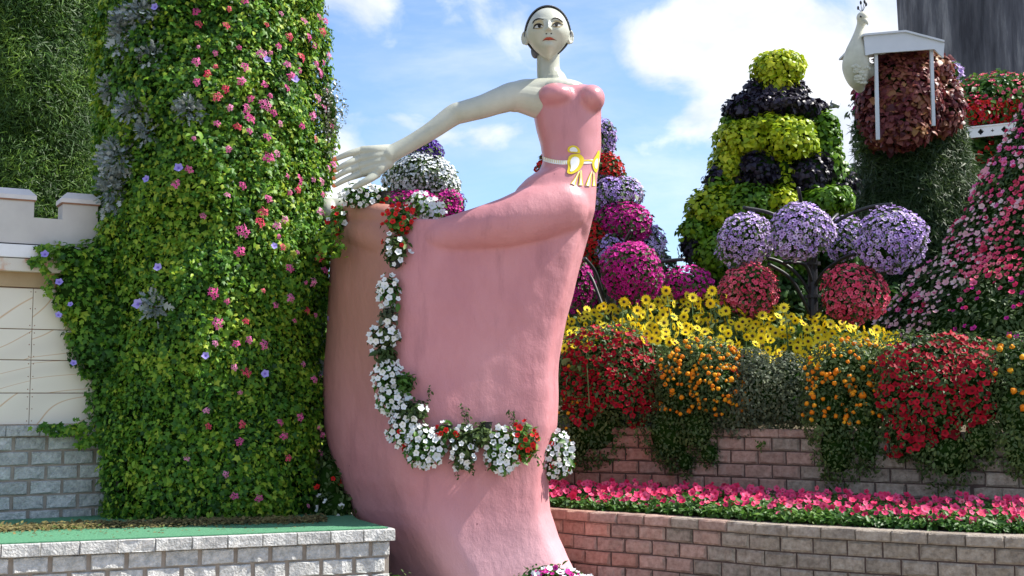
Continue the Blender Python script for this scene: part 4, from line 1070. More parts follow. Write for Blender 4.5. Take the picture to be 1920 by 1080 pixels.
for px, py in ((315, 22), (312, 68), (355, 348), (283, 580), (398, 670), (490, 148), (585, 597), (488, 700), (503, 476), (320, 518), (530, 172), (300, 366)):
    zz = np.array([W(px, py, TY)]); _, at_ = rev_sampler(trow, TY, 0); cx, r = at_(zz[0, 2]); X = zz[0, 0]; 
    s_ = min(max((X * .93 - cx) / r, -.97), .97); cs = math.sqrt(1 - s_ * s_)
    nrm1 = np.array([(s_, -cs, .1)]); p1 = np.array([(cx + r * s_, TY - r * cs, zz[0, 2] * .985)]) + nrm1 * .2
    put_flowers('morning_glory', tower, 'petunia', 'morning', p1, nrm1 + np.array((0, -.6, 0)), .12, jit=.1)
# silver plants rooted in the tower
def silver(px, py, rx, ry, Y, label, n):
    n = int(n * 1.6)
    _, at_ = rev_sampler(trow, TY, 0); q = W(px, py, TY - 1.2); cx, r = at_(q.z); s_ = (q.x - cx) / r
    Y = TY - r * math.sqrt(max(0, 1 - min(abs(s_), 1) ** 2)) - .03
    e = ell(px, py, rx, ry, Y, rx * mpp(Y)); c = e[0]
    t = thing('dusty_miller', label, 'plant', tuple(c), 'silver plants rooted in the ivy tower')
    u = nrmz(rng.normal(0, 1, (n * 2, 3)) + np.array((0, -.5, .2))); u = u[u[:, 1] < .3][:n]
    pos = c + u * e[1] * rng.uniform(.25, 1.0, (len(u), 1)); n = len(u)
    fr = []; nn = nrmz(np.cross(u, rng.normal(0, 1, u.shape)) + np.array((0, -.8, .8))); tt = nrmz(u + np.array((0, 0, -.25)) + rng.normal(0, .25, u.shape)); nn = nrmz(nn - tt * np.sum(nn * tt, 1, keepdims=True))
    fr = np.stack([np.cross(tt, nn), tt, nn], 1); sz = .088 * np.exp(rng.normal(0, .25, len(u)))
    V, F = inst(T['silver'], pos, fr, sz); r = np.clip(.5 + rng.normal(0, .3, len(u)), 0, 1)
    o = link('leaves', raw_mesh('leaves', V, F, [M['silver']], rnd=np.repeat(r, len(T['silver'][0]))), t); o['kind'] = 'stuff'
    bm = bmesh.new(); tube_bm(bm, [c + np.array((0, .3, -.05)), c], .02, 6); bm_obj('stem', bm, M['bark'], t)
silver(268, 30, 44, 34, 18.75, 'silver grey leaved plant highest on the left side of the ivy tower', 170)
silver(235, 62, 32, 55, 19.3, 'long silver grey plant on the upper left edge of the ivy tower', 170)
silver(287, 104, 24, 26, 18.6, 'small silver plant on the ivy tower below the two highest ones', 70)
silver(252, 205, 33, 34, 18.9, 'silver plant on the left of the ivy tower level with the white rosette', 110)
silver(206, 165, 20, 26, 19.9, 'thin silver spray sticking out of the left edge of the ivy tower', 50)
silver(356, 208, 27, 32, 18.1, 'bright silver rosette nearest the middle of the ivy tower', 130)
silver(225, 298, 40, 42, 19.3, 'wide silver grey plant bulging from the left edge above the battlement', 190)
silver(210, 360, 28, 48, 19.6, 'drooping silver grey plant just above the partly hidden merlon', 130)
silver(275, 245, 24, 24, 18.8, 'faint silver sprays in the ivy below the level of the white rosette', 40)
silver(290, 575, 22, 34, 18.35, 'lone silver plant with a mauve flower low on the ivy tower', 50)
silver(606, 545, 24, 28, 19.4, 'silver plant on the right edge of the ivy tower against the pink skirt', 80)
silver(598, 425, 26, 22, 19.2, 'silver plant under the statue foot at the right edge of the ivy tower', 50)
silver(616, 690, 18, 22, 19.5, 'dull green silver plant low on the right edge of the ivy tower', 40)
# plants leaning from the tower's right edge
dark_bush('trailing_plant', 'pale flowered grey green plant leaning out from the right edge of the ivy tower', 'plant', [ell(618, 205, 24, 50, 19.9, .3), ell(600, 270, 16, 30, 19.9, .25)], 'greyleaf', 'small', .05, 700,
          [('star', 'white', .05, 120, None, False)], inset=.55, depth=.22, jit=.9)
dark_bush('trailing_plant', 'small bare grey plant at the top right corner of the ivy tower', 'plant', [ell(596, 10, 10, 34, 19.9, .2)], 'greyleaf', 'small', .06, 500, inset=.5, depth=.2)
dark_bush('trailing_plant', 'pink blossom spray hanging at the right edge of the ivy tower by the hand', 'plant', [ell(606, 288, 13, 36, 20.2, .2)], 'freshleaf', 'small', .05, 300, [('star', 'rose', .07, 150, None, False)], inset=.5)
dark_bush('ivy_spray', 'yellow green ivy sprig reaching over the pink skirt edge', 'plant', [ell(630, 470, 22, 16, 18.6, .12), ell(612, 450, 20, 22, 18.8, .2)], 'ivy', 'ivy', .07, 330, inset=.3, depth=.15)
# ivy falling over the castle wall
E = [ell(190, 500, 70, 46, 18.9, .35), ell(150, 545, 48, 60, 18.75, .28), ell(190, 620, 62, 90, 18.9, .35), ell(215, 740, 42, 90, 19.1, .35), ell(130, 480, 30, 20, 18.5, .2), ell(220, 440, 60, 40, 19.4, .3)]
vine = dark_bush('ivy_curtain', 'ivy curtain spreading left from the tower over the castle wall panels', 'ivy', E, 'ivy', 'ivy', .078, 560, depth=.13, bump=.12, up=.45, jit=.5)
P = []; 
for _ in range(1): 
    tips = [((95, 470), (60, 490), 60), ((130, 470), (72, 462), 80), ((80, 480), (95, 555), 40), ((160, 800), (70, 800), 90), ((190, 800), (100, 812), 80), ((200, 810), (150, 835), 120), ((210, 600), (240, 900), 160)]
    for a, b, n in tips:
        tt = rng.random(n) ** .8
        for q in tt:
            px = a[0] + (b[0] - a[0]) * q + rng.normal(0, 5); py = a[1] + (b[1] - a[1]) * q + rng.normal(0, 7 * (1.2 - q))
            base = C0 + CD * cu(px); P.append(W(px, py, base.y - .22 + rng.normal(0, .03)))
P = np.array([tuple(p) for p in P])
scatter('leaves', vine, 'ivy', P, np.tile((.2, -1, .3), (len(P), 1)), .075, 'ivy', jit=.5, bias=.15)
for px, py in ((84, 476), (111, 528), (132, 570), (110, 590), (138, 680)):
    base = C0 + CD * cu(px); put_flowers('morning_glory', vine, 'petunia', 'morning', np.array([tuple(W(px, py, min(base.y, 18.5) - .3))]), np.array([(.25, -1, .2)]), .12, jit=.12)
# litter strip at the tower foot
P = np.stack([rng.uniform(-8.5, -2.6, 9000), np.zeros(9000), np.zeros(9000)], 1)
tline = Vector(A1) - Vector(A_)
P[:, 1] = np.interp(P[:, 0], [A_[0], A1[0]], [A_[1], A1[1]]) + 1.55 + rng.normal(0, .2, 9000) + np.clip((-4.2 - P[:, 0]) * .12, -.3, .2); P[:, 2] = ZL + .02 + rng.uniform(0, .05, 9000)
kx, ky = proj(P); kk = kx < 610; P = P[kk]
M['litter'] = leaf_mat('dry_leaf', [(.05, .05, .02), (.14, .12, .05), (.25, .2, .08), (.12, .17, .04)], rough=.8)
Pt = P[rng.random(len(P)) < .02].copy(); Pt[:, 1] -= rng.uniform(.2, 1.1, len(Pt)); Pt[:, 2] = ZL + .022
scatter('leaf_litter', None, 'small', Pt, np.tile((0, -.1, 1), (len(Pt), 1)), .045, 'litter', jit=.2, tj=1)
scatter('leaf_litter', None, 'small', P, np.tile((0, -.3, 1), (len(P), 1)), .055, 'litter', jit=.5, tj=1)

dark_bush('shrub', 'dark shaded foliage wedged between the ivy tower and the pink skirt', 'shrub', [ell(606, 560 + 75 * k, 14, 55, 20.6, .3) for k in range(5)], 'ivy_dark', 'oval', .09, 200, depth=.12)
# ================================================================== COLUMNS BEHIND THE CASTLE
grow = [(-140, -90, 186), (0, -90, 184), (200, -95, 180), (400, -95, 180), (560, -95, 178)]
gc = thing('grass_column', 'broad shaggy green column behind the battlement at the top left corner', 'plant column', (W(45, 560, 23).x, 23, 0))
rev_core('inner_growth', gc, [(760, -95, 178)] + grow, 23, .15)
P, Nn = rev_sampler(grow, 23, 130000, back=.2); P = P + Nn * ((vnoise(P, 1.6, 3) - .5) * .3 + rng.uniform(-.15, .08, len(P)))[:, None]
x, y = proj(P); k = (x > -30)
scatter('blades', gc, 'blade', P[k], Nn[k], .11, 'blade', up=.35, jit=.6, down=.35, tj=.9, rv=.4, clump=2.2)
ic = thing('ivy_column', 'narrow yellow green ivy column between the shaggy column and the ivy tower', 'plant column', (W(205, 500, 25).x, 25, 0))
irow = [(-140, 150, 330), (0, 150, 330), (200, 150, 330), (430, 150, 330), (740, 150, 330)]
rev_core('inner_growth', ic, irow, 25, .15); P, Nn = rev_sampler(irow, 25, 17000, back=.2); P = P + Nn * ((vnoise(P, 1.8, 3) - .5) * .3 + rng.uniform(-.12, .06, len(P)))[:, None]
x, y = proj(P); k = (x > 140) & (x < 290) & (y < 450)
scatter('leaves', ic, 'ivy', P[k], Nn[k], .085, 'ivy', up=.45, jit=.5, bias=.12)

# ================================================================== TOPIARIES BEHIND
def blob_thing(name, label, cat, clumps, leafsize, dens, Y0, group=None):
    t = thing(name, label, cat, (W(clumps[0][0], 600, Y0).x, Y0, 0), group)
    for (px, py, rx, ry, Y, leaf, tmpl, fl) in clumps:
        E = [ell(px, py, rx, ry, Y)]
        dark_bush(None, None, None, E, leaf, tmpl, leafsize, dens, [(ft, fm, fs, n, None, False) for (ft, fm, fs, n) in fl], parent=t, up=.4, jit=.45, depth=.1, inset=.88)
    return t
L_ = 'bushleaf'
def fl(mat, n, s=.085, t='petunia'): return [(t, mat, s, n)]
blob_thing('flower_topiary', 'tall topiary of lilac, red and magenta petunias right behind the statue', 'topiary', [
    (1085, 275, 58, 52, 28, L_, 'small', fl('lilac', 520)), (1128, 262, 26, 34, 27.8, L_, 'small', fl('lilac', 260)), (1138, 318, 30, 32, 27.6, L_, 'small', fl('red', 300)), (1050, 320, 46, 36, 27.8, L_, 'small', fl('red', 260)),
    (1085, 340, 60, 50, 28, L_, 'small', fl('lilac', 200)), (1150, 368, 48, 34, 27.5, L_, 'small', fl('lilac', 560)), (1165, 418, 52, 36, 27.2, L_, 'small', fl('magenta', 620)),
    (1110, 455, 34, 44, 27.1, L_, 'small', fl('red', 300)), (1145, 470, 26, 30, 26.9, L_, 'small', fl('lilac', 220)), (1212, 462, 30, 40, 27.6, L_, 'small', fl('lilac', 340)), (1090, 540, 60, 70, 28, L_, 'small', fl('magenta', 500)),
    (1160, 540, 120, 90, 28.6, L_, 'small', fl('magenta', 100)), (1090, 400, 55, 80, 28.3, L_, 'small', fl('lilac', 260)), (1085, 475, 62, 70, 28.4, L_, 'small', fl('magenta', 260)), (1100, 640, 110, 90, 28.6, L_, 'small', [])], .11, 260, 28.0)
blob_thing('flower_topiary', 'topiary of violet, white and magenta petunias seen under the outstretched arm', 'topiary', [
    (797, 287, 33, 26, 30, L_, 'small', fl('purple', 330)), (790, 336, 66, 44, 30, L_, 'small', fl('white', 900, .08)), (830, 350, 30, 34, 29.6, L_, 'small', fl('white', 240, .08)), (775, 384, 55, 26, 29.5, L_, 'small', fl('magenta', 420)), (835, 384, 26, 26, 29.3, L_, 'small', fl('magenta', 260)),
    (856, 384, 16, 20, 29.7, L_, 'small', fl('purple', 140)), (790, 450, 85, 60, 30, L_, 'small', fl('magenta', 200))], .11, 240, 30.0)
lime = blob_thing('vine_topiary', 'stepped topiary of lime green and near black sweet potato vine', 'topiary', [
    (1456, 275, 98, 110, 28.7, 'limegreen', 'heart', []), (1450, 182, 62, 28, 28.3, 'purpleleaf', 'heart', []), (1440, 410, 130, 110, 28.9, 'limegreen', 'heart', []), (1378, 232, 26, 22, 28, 'limegreen', 'heart', []), (1528, 236, 26, 26, 28, 'limegreen', 'heart', []), (1350, 360, 30, 34, 27.7, 'limegreen', 'heart', []), (1573, 385, 26, 40, 27.6, 'limegreen', 'heart', []), (1420, 170, 24, 22, 28, 'purpleleaf', 'heart', []), (1490, 172, 22, 20, 28, 'purpleleaf', 'heart', []), (1456, 128, 50, 30, 28, 'lime', 'heart', []), (1456, 158, 40, 28, 28, 'lime', 'heart', []), (1452, 207, 92, 26, 28.2, 'purpleleaf', 'heart', []), (1440, 246, 92, 26, 28.1, 'lime', 'heart', []), (1402, 204, 42, 24, 27.8, 'purpleleaf', 'heart', []), (1505, 205, 36, 26, 27.8, 'purpleleaf', 'heart', []),
    (1400, 265, 58, 38, 27.8, 'lime', 'heart', []), (1478, 266, 54, 38, 27.3, 'lime', 'heart', []), (1545, 260, 28, 52, 27.8, 'limegreen', 'heart', []), (1556, 320, 30, 50, 27.8, 'limegreen', 'heart', []),
    (1372, 320, 42, 60, 27.9, 'lime', 'heart', []), (1424, 318, 38, 34, 27.4, 'purpleleaf', 'heart', []), (1516, 324, 42, 36, 27.4, 'purpleleaf', 'heart', []), (1470, 325, 18, 38, 27.3, 'lime', 'heart', []),
    (1342, 334, 18, 20, 27.6, 'purpleleaf', 'heart', []), (1340, 395, 54, 42, 27.6, 'lime', 'heart', []), (1410, 385, 55, 38, 27.3, 'limegreen', 'heart', []), (1465, 375, 34, 20, 27.0, 'lime', 'heart', []),
    (1545, 380, 52, 30, 27.2, 'limegreen', 'heart', []), (1580, 350, 24, 26, 27.8, 'purpleleaf', 'heart', []), (1305, 462, 32, 34, 27.5, 'purpleleaf', 'heart', []), (1350, 470, 60, 50, 27.5, 'limegreen', 'heart', []),
    (1440, 480, 90, 70, 27.8, 'limegreen', 'heart', []), (1540, 450, 70, 60, 27.8, 'ivy_dark', 'heart', []), (1300, 430, 30, 22, 27.3, 'limegreen', 'heart', []), (1420, 560, 150, 70, 28.6, 'ivy_dark', 'heart', [])], .105, 230, 28.0)

# grassy pillar with coleus, canopy and peacock
PY = 33.0
prow = [(225, 1608, 1800), (300, 1605, 1815), (400, 1598, 1830), (560, 1590, 1850), (760, 1590, 1860)]
pil = thing('grass_pillar', 'wide dark grassy pillar under the red leaved coleus at upper right', 'plant column', (W(1715, 600, PY).x, PY, 0))
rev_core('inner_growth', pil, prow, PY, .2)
P, Nn = rev_sampler(prow, PY, 70000, back=.15); P = P + Nn * ((vnoise(P, 1.6, 3) - .5) * .3 + rng.uniform(-.15, .1, len(P)))[:, None]
x, y = proj(P); k = y < 620
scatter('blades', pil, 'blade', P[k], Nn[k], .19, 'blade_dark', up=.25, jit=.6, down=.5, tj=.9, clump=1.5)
dark_bush('coleus_bush', 'mass of red brown coleus leaves under the white canopy', 'bush', [ell(1690, 185, 78, 90, 31.3, .9), ell(1760, 195, 40, 62, 31.6, .6), ell(1640, 205, 34, 75, 31.7, .6), ell(1715, 130, 70, 40, 31.4, .7), ell(1685, 235, 62, 45, 31.0, .6)], 'coleus', 'heart', .13, 220, depth=.12, up=.5, jit=.4)
dark_bush('flower_bush', 'pink and grey trailing plants on the shaded left side of the coleus', 'bush', [ell(1612, 230, 16, 60, 31.9, .4), ell(1618, 185, 14, 22, 31.6, .3)], 'bushleaf', 'oval', .14, 120, [('petunia', 'magenta', .16, 9, lambda x, y: y < 215, True)], depth=.2, inset=.6)
M['canopy'] = surf_mat('white_canvas', [(.55, .57, .6), (.63, .65, .68)], scale=1.2, rough=.8, bump=.1, bscale=5)
can = thing('canopy', 'small white pergola canopy with a low gable on thin white posts', 'canopy', tuple(W(1695, 110, 31.2)))
def prism_px(name, front, Yf, Yb, mat, parent, dY=None):
    bm = bmesh.new(); f = [bm.verts.new(W(a, b, Yf + (dY or 0) * (a - front[0][0]))) for a, b in front]
    k = [bm.verts.new(v.co + Vector((.0, Yb - Yf, 0))) for v in f]; n = len(f)
    bm.faces.new(f); bm.faces.new(k[::-1])
    for i in range(n): bm.faces.new((f[i], k[i], k[(i + 1) % n], f[(i + 1) % n]))
    return bm_obj(name, bm, mat, parent)
prism_px('valance', [(1620, 63), (1698, 57), (1768, 76), (1771, 82), (1769, 109), (1752, 92), (1640, 100), (1623, 104)], 30.2, 30.26, M['canopy'], can)
prism_px('valance', [(1620, 63), (1698, 57), (1768, 76), (1769, 100), (1622, 104)], 32.3, 32.36, M['canopy'], can)
bm = bmesh.new()
rf = [(1618, 63), (1698, 56), (1771, 75)]
a = [W(p[0], p[1], 30.15) for p in rf]; b = [v + Vector((0, 2.3, 0)) for v in a]; dn_ = Vector((0, 0, -.05))
va = [bm.verts.new(v) for v in a + b] + [bm.verts.new(v + dn_) for v in a + b]
for q in ((0, 1, 4, 3), (1, 2, 5, 4), (6, 9, 10, 7), (7, 10, 11, 8), (0, 6, 7, 1), (1, 7, 8, 2), (3, 4, 10, 9), (4, 5, 11, 10), (0, 3, 9, 6), (2, 8, 11, 5)): bm.faces.new([va[i] for i in q])
bm_obj('roof', bm, M['canopy'], can)
for (x0, y0, y1, Yp) in ((1642, 101, 262, 30.35), (1746, 92, 236, 30.35), (1626, 104, 180, 32.2), (1766, 100, 236, 32.2)):
    bm = bmesh.new(); t0, t1 = W(x0, y0, Yp), W(x0 + (3 if x0 > 1700 else 0), y1, Yp); box_bm(bm, -.04, .04, -.04, .04, t1.z, t0.z); 
    for v in bm.verts: v.co += Vector((t0.x, t0.y, 0))
    bm_obj('post', bm, M['canopy'], can)
# peacock
M['peacock'] = surf_mat('cream_grey_paint', [(.44, .43, .34), (.58, .57, .47)], scale=2.5, rough=.6, bump=.3, bscale=6, bdist=.05)
pk = thing('peacock_statue', 'cream peacock sculpture with long neck left of the white canopy', 'sculpture', tuple(W(1606, 165, 30.6)))
bm = bmesh.new()
ptube(bm, [(1612, 165, 30.7, 10), (1608, 150, 30.6, 20), (1605, 125, 30.55, 26), (1606, 100, 30.5, 22), (1609, 78, 30.5, 15), (1612, 58, 30.5, 9.5), (1615, 42, 30.5, 8), (1617, 34, 30.5, 10)])
pe(bm, 1617, 33, 11.5, 12, 30.45, .16); pe(bm, 1622, 42, 6, 5, 30.35, .08)
ptube(bm, [(1606, 130, 30.7, 24), (1630, 140, 31.2, 20), (1650, 150, 31.8, 14)])
remeshed('body', bm, .035, 3, M['peacock'], pk)
bm = bmesh.new(); tube_bm(bm, [W(1623, 38, 30.3), W(1626, 42, 30.2), W(1627, 47, 30.18)], [.06, .04, .01], 8); bm_obj('beak', bm, M['peacock'], pk, smooth=True)
bm = bmesh.new(); sphere_bm(bm, W(1614, 31, 30.28), .028, 8, 6); bm_obj('eye', bm, M['pot'], pk, smooth=True)
for (x, y) in ((1609, 15), (1614, 5), (1621, 3), (1624, 8)):
    bm = bmesh.new(); tube_bm(bm, [W(1616, 24, 30.5), W((1616 + x) / 2, (24 + y) / 2, 30.5), W(x, y, 30.5)], .008, 5)
    sphere_bm(bm, W(x, y, 30.5), (.03, .03, .055), 8, 6); bm_obj('crest_feather', bm, M['pot'], pk)
# overlapping feathers in relief on breast
vv_, ff_ = [], []
bm = bmesh.new()
for k in range(60):
    py = random.uniform(70, 155); hw = np.interp(py, [60, 80, 100, 125, 150, 165], [9, 15, 22, 26, 20, 10]); px = np.interp(py, [60, 80, 125, 165], [1612, 1609, 1605, 1612]) + random.uniform(-.2, .9) * hw
    sphere_bm(bm, W(px, py, 30.5 - .26 * math.sqrt(max(.02, 1 - ((px - 1606) / (hw + 1)) ** 2)) * hw / 24), (.075, .02, .05), 7, 4)
bm_obj('feathers', bm, M['peacock'], pk, smooth=True)['kind'] = 'stuff'

# weathered round tower
M['greytower'] = None
def tower_mat():
    m, N, L, P = mat_base('weathered_grey_wood'); tc = N.new('ShaderNodeTexCoord')
    mp = N.new('ShaderNodeMapping'); mp.inputs['Scale'].default_value = (1, 1, .12); L.new(tc.outputs['Object'], mp.inputs[0])
    n = N.new('ShaderNodeTexNoise'); n.inputs['Scale'].default_value = 1.5; n.inputs['Detail'].default_value = 10; n.inputs['Roughness'].default_value = .68; L.new(mp.outputs[0], n.inputs['Vector'])
    r = ramp(N, [(.03, .033, .042), (.085, .09, .105), (.25, .26, .27)], [.36, .53, .70]); L.new(n.outputs['Fac'], r.inputs[0]); L.new(r.outputs[0], P.inputs['Base Color']); P.inputs['Roughness'].default_value = .9
    b = N.new('ShaderNodeBump'); b.inputs['Strength'].default_value = .8; b.inputs['Distance'].default_value = .2; L.new(n.outputs['Fac'], b.inputs['Height']); L.new(b.outputs[0], P.inputs['Normal'])
    return m
gt = thing('tower', 'massive weathered grey round tower behind the red flower bed at the top right corner', 'tower', (W(1850, 500, 55).x, 55, 0))
bm = bmesh.new(); rings = []; tc_ = W(1853, 130, 55)
for z in np.linspace(0, zat(-160, 55), 26):
    rings.append([bm.verts.new((tc_.x + (3.72 + .10 * math.sin(k * .9 + .3 * z) + .12 * math.sin(k * 2.3 + 1) + .05 * math.sin(k * 5.1 + z * .5)) * math.cos(2 * math.pi * k / 80), 55 + (3.72 + .12 * math.sin(k * 2.3 + 1) + .1 * math.sin(k * .9)) * math.sin(2 * math.pi * k / 80), z)) for k in range(80)])
for a, b in zip(rings, rings[1:]):
    for k in range(80): bm.faces.new((a[k], a[(k + 1) % 80], b[(k + 1) % 80], b[k]))
bm.faces.new(rings[-1]); bm_obj('shell', bm, tower_mat(), gt, smooth=True)

# red bed with white lattice fascia
dark_bush('flower_bed', 'raised bed of small red and coral flowers in front of the grey tower', 'flower bed', [ell(1880, 195, 105, 55, 37, 1.3), ell(1985, 190, 90, 60, 37, 1.3), ell(1830, 215, 50, 34, 36.4, .8)], 'freshleaf', 'small', .16, 130,
          [('petunia', 'red', .15, 560, lambda x, y: (x > 1780) & (y > 190), False), ('petunia', 'coral', .13, 420, None, False)], depth=.15)
fas = thing('fascia_board', 'white board with a row of diamond cut-outs under the red flower bed', 'board', tuple(W(1835, 255, 35.3)))
def facepx(px, t): # px along, t 0 top..1 bottom
    return (px, 243 - (px - 1786) * .103 + t * 19)
holes = []; Yb = 35.4
bm = bmesh.new(); cells = [1784 + 22 * k for k in range(13)]
for i, x0 in enumerate(cells[:-1]):
    x1 = cells[i + 1]; mx = (x0 + x1) / 2; hw = 6.2 if i % 2 == 0 else 4.4; hh = .33 if i % 2 == 0 else .24
    outer = [facepx(x0, 0), facepx(mx, 0), facepx(x1, 0), facepx(x1, .5), facepx(x1, 1), facepx(mx, 1), facepx(x0, 1), facepx(x0, .5)]
    if i % 2 == 0: inn_ = [facepx(mx - hw / 2, .5 - hh / 2), facepx(mx, .5 - hh), facepx(mx + hw / 2, .5 - hh / 2), facepx(mx + hw, .5), facepx(mx + hw / 2, .5 + hh / 2), facepx(mx, .5 + hh), facepx(mx - hw / 2, .5 + hh / 2), facepx(mx - hw, .5)]
    else: inn_ = [facepx(mx - 1, .5 - hh * .25), facepx(mx, .5 - hh), facepx(mx + 1, .5 - hh * .25), facepx(mx + hw, .5), facepx(mx + 1, .5 + hh * .25), facepx(mx, .5 + hh), facepx(mx - 1, .5 + hh * .25), facepx(mx - hw, .5)]
    for sgn, Yq in ((1, Yb), (-1, Yb + .06)):
        o_ = [bm.verts.new(W(a, b, Yb) + Vector((0, Yq - Yb, 0))) for a, b in outer]; n_ = [bm.verts.new(W(a, b, Yb) + Vector((0, Yq - Yb, 0))) for a, b in inn_]
        for k in range(8): bm.faces.new((o_[k], o_[(k + 1) % 8], n_[(k + 1) % 8], n_[k]))
        if sgn == 1: f_, fo = n_, o_
    for k in range(8): bm.faces.new((f_[k], f_[(k + 1) % 8], n_[(k + 1) % 8], n_[k]))
bmesh.ops.remove_doubles(bm, verts=bm.verts, dist=.002)
bm_obj('pierced_board', bm, M['white_ledge'], fas)
prism_px('top_rail', [facepx(1783, -.12), facepx(2052, -.12), facepx(2052, .0), facepx(1783, .0)], Yb - .03, Yb + .12, M['white_ledge'], fas)
prism_px('backing', [facepx(1784, .03), facepx(2048, .03), facepx(2048, .97), facepx(1784, .97)], Yb + .1, Yb + .3, M['pot'], fas)
dark_bush('flower_bush', 'dark green wall of leaves with red blooms under the white diamond board', 'bush', [ell(1840, 320, 75, 70, 36.4, .8), ell(1850, 430, 80, 80, 36.4, .8), ell(1930, 340, 80, 80, 36.6, .8)], 'ivy_dark', 'heart', .2, 90,
          [('petunia', 'red', .2, 60, lambda x, y: (x > 1785) & (x < 1880), True)], depth=.12)
dark_bush('flower_bush', 'lilac petunias squeezed between the canopy and the red flower bed', 'bush', [ell(1786, 140, 14, 22, 33, .4)], 'freshleaf', 'small', .1, 160, [('petunia', 'lilac', .12, 50, None, False)], inset=.6)
dark_bush('tree', 'small dark green tree between the vine topiary and the grassy pillar', 'tree', [ell(1595, 345, 34, 32, 40, .8), ell(1575, 400, 40, 60, 40, .8)], 'ivy_dark', 'oval', .2, 110, depth=.25, inset=.6)
# floodlight
fl_ = thing('floodlight', 'pair of small floodlights on a bracket beside the vine topiary', 'floodlight', tuple(W(1540, 200, 28.6)))
bm = bmesh.new(); tube_bm(bm, [W(1515, 205, 28.6), W(1545, 203, 28.5), W(1568, 200, 28.4)], .03, 6); bm_obj('bracket', bm, M['black'], fl_)
M['lamp_grey'] = surf_mat('lamp_metal', [(.2, .21, .22), (.3, .31, .32)], scale=6, rough=.4, bump=0)
for x, y in ((1553, 196), (1566, 195)):
    bm = bmesh.new(); box_bm(bm, -.11, .11, -.05, .05, -.07, .07, Matrix.Translation(W(x, y, 28.4)) @ Matrix.Rotation(.4, 4, 'Y') @ Matrix.Rotation(-.6, 4, 'X')); bmesh.ops.bevel(bm, geom=list(bm.edges), offset=.015, segments=1, affect='EDGES')
    bm_obj('lamp_head', bm, M['lamp_grey'], fl_)

# big flower covered cone at far right
CYc = 25.5
crow = [(120, 1955, 2240), (200, 1912, 2290), (250, 1890, 2310), (310, 1853, 2345), (400, 1806, 2390), (470, 1762, 2430), (540, 1700, 2490), (600, 1648, 2540), (680, 1610, 2580)]
cone = thing('flower_cone', 'huge sloping cone covered in pink, white and coral petunias at the right edge', 'flower cone', (W(2100, 680, CYc).x, CYc, 0))
rev_core('inner_growth', cone, crow, CYc, .14, ecc=.8)
P, Nn = rev_sampler(crow, CYc, 75000, back=.0, ecc=.8); x, y = proj(P); k = (x < 1990) & (y < 690); P, Nn = P[k], Nn[k]
P = P + Nn * ((vnoise(P, 1.8, 3) - .5) * .25 + rng.uniform(-.1, .06, len(P)))[:, None]
scatter('leaves', cone, 'oval', P, Nn, .1, 'bushleaf', up=.45, jit=.5)
P, Nn = rev_sampler(crow, CYc, 90000, back=-.02, ecc=.8); x, y = proj(P); k = (x < 1985) & (y < 660); P, Nn = P[k], Nn[k]
P = P + Nn * ((vnoise(P, 1.8, 3) - .5) * .25 + .08)[:, None]
x, y = proj(P); nz_ = vnoise(np.stack([x, y, 0 * x], 1), 1 / 45, 4); edge = np.interp(y, [200, 310, 400, 470, 540, 600], [1912, 1853, 1806, 1762, 1700, 1648]); dd = x - edge
groups = {'blush': (dd < 95) & (nz_ < .62), 'rose': (dd < 60), 'pink': (nz_ > .4) & (y < 590), 'coral': (dd > 70) & (y < 520), 'magenta': (y < 260) | ((dd > 120) & (y > 520))}
dl = {'blush': 280, 'rose': 60, 'pink': 160, 'coral': 160, 'magenta': 40}
used = 0
for nm, msk in groups.items():
    p_, n_ = P[msk], Nn[msk]; i = rng.permutation(len(p_)); p_, n_ = spaced(p_[i], n_[i], .11, dl[nm]); h_ = 70 if nm != 'magenta' else 20
    put_flowers('flower', cone, 'petunia', nm, p_[:h_], n_[:h_] + np.array((-.2, -.4, 0)), .115, jit=.25)
    scatter('blossoms', cone, 'petunia', p_[h_:], n_[h_:] + np.array((-.2, -.4, 0)), .105, nm + '_j', jit=.3)

# dark hedge closing the gap behind the flower trees
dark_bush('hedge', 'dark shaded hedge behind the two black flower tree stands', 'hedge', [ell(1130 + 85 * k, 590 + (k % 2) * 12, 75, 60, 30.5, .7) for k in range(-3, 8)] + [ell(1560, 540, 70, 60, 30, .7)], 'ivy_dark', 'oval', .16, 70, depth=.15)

# ================================================================== METAL FLOWER TREES
def ball(px, py, rx, ry, Y, mat, n, label, s=.078, leaf='bushleaf', group='petunia balls on the black stands'):
    return dark_bush('petunia_ball', label, 'flower ball', [ell(px, py - ry * .06, rx * .88, ry * .84, Y), ell(px - rx * .22, py + ry * .2, rx * .68, ry * .72, Y - .05), ell(px + rx * .27, py + ry * .12, rx * .66, ry * .74, Y + .05), ell(px, py + ry * .42, rx * .6, ry * .56, Y)], leaf, 'small', .075, 380, [('petunia', mat, s, int(n * .8), None, False), ('star', mat, s * .8, int(n * .3), None, False)], depth=.10, group=group, bump=.11, inset=.78)
ball(1398, 450, 54, 50, 23.6, 'lilac', 560, 'lilac petunia ball left of the two larger lilac ones')
ball(1498, 432, 62, 56, 22.8, 'lilac', 760, 'lilac petunia ball in the middle of the stand, in front of the lime vine', s=.086)
ball(1671, 448, 66, 60, 22.6, 'lilac', 760, 'rightmost lilac petunia ball in front of the dark grassy pillar', s=.086)
ball(1588, 445, 40, 42, 24.4, 'lilac', 220, 'sparse lilac petunia ball half hidden between two fuller ones')
ball(1402, 545, 52, 46, 23.4, 'coral', 480, 'dull coral petunia ball behind the sunflowers')
ball(1600, 548, 60, 56, 22.6, 'coral', 640, 'bright coral petunia ball right of the black stand pole', s=.09)
ball(1182, 508, 60, 54, 23.2, 'magenta', 760, 'round magenta petunia ball near the pink skirt')
ball(1282, 540, 50, 34, 23.8, 'magenta', 420, 'flatter magenta petunia ball just above the sunflowers')
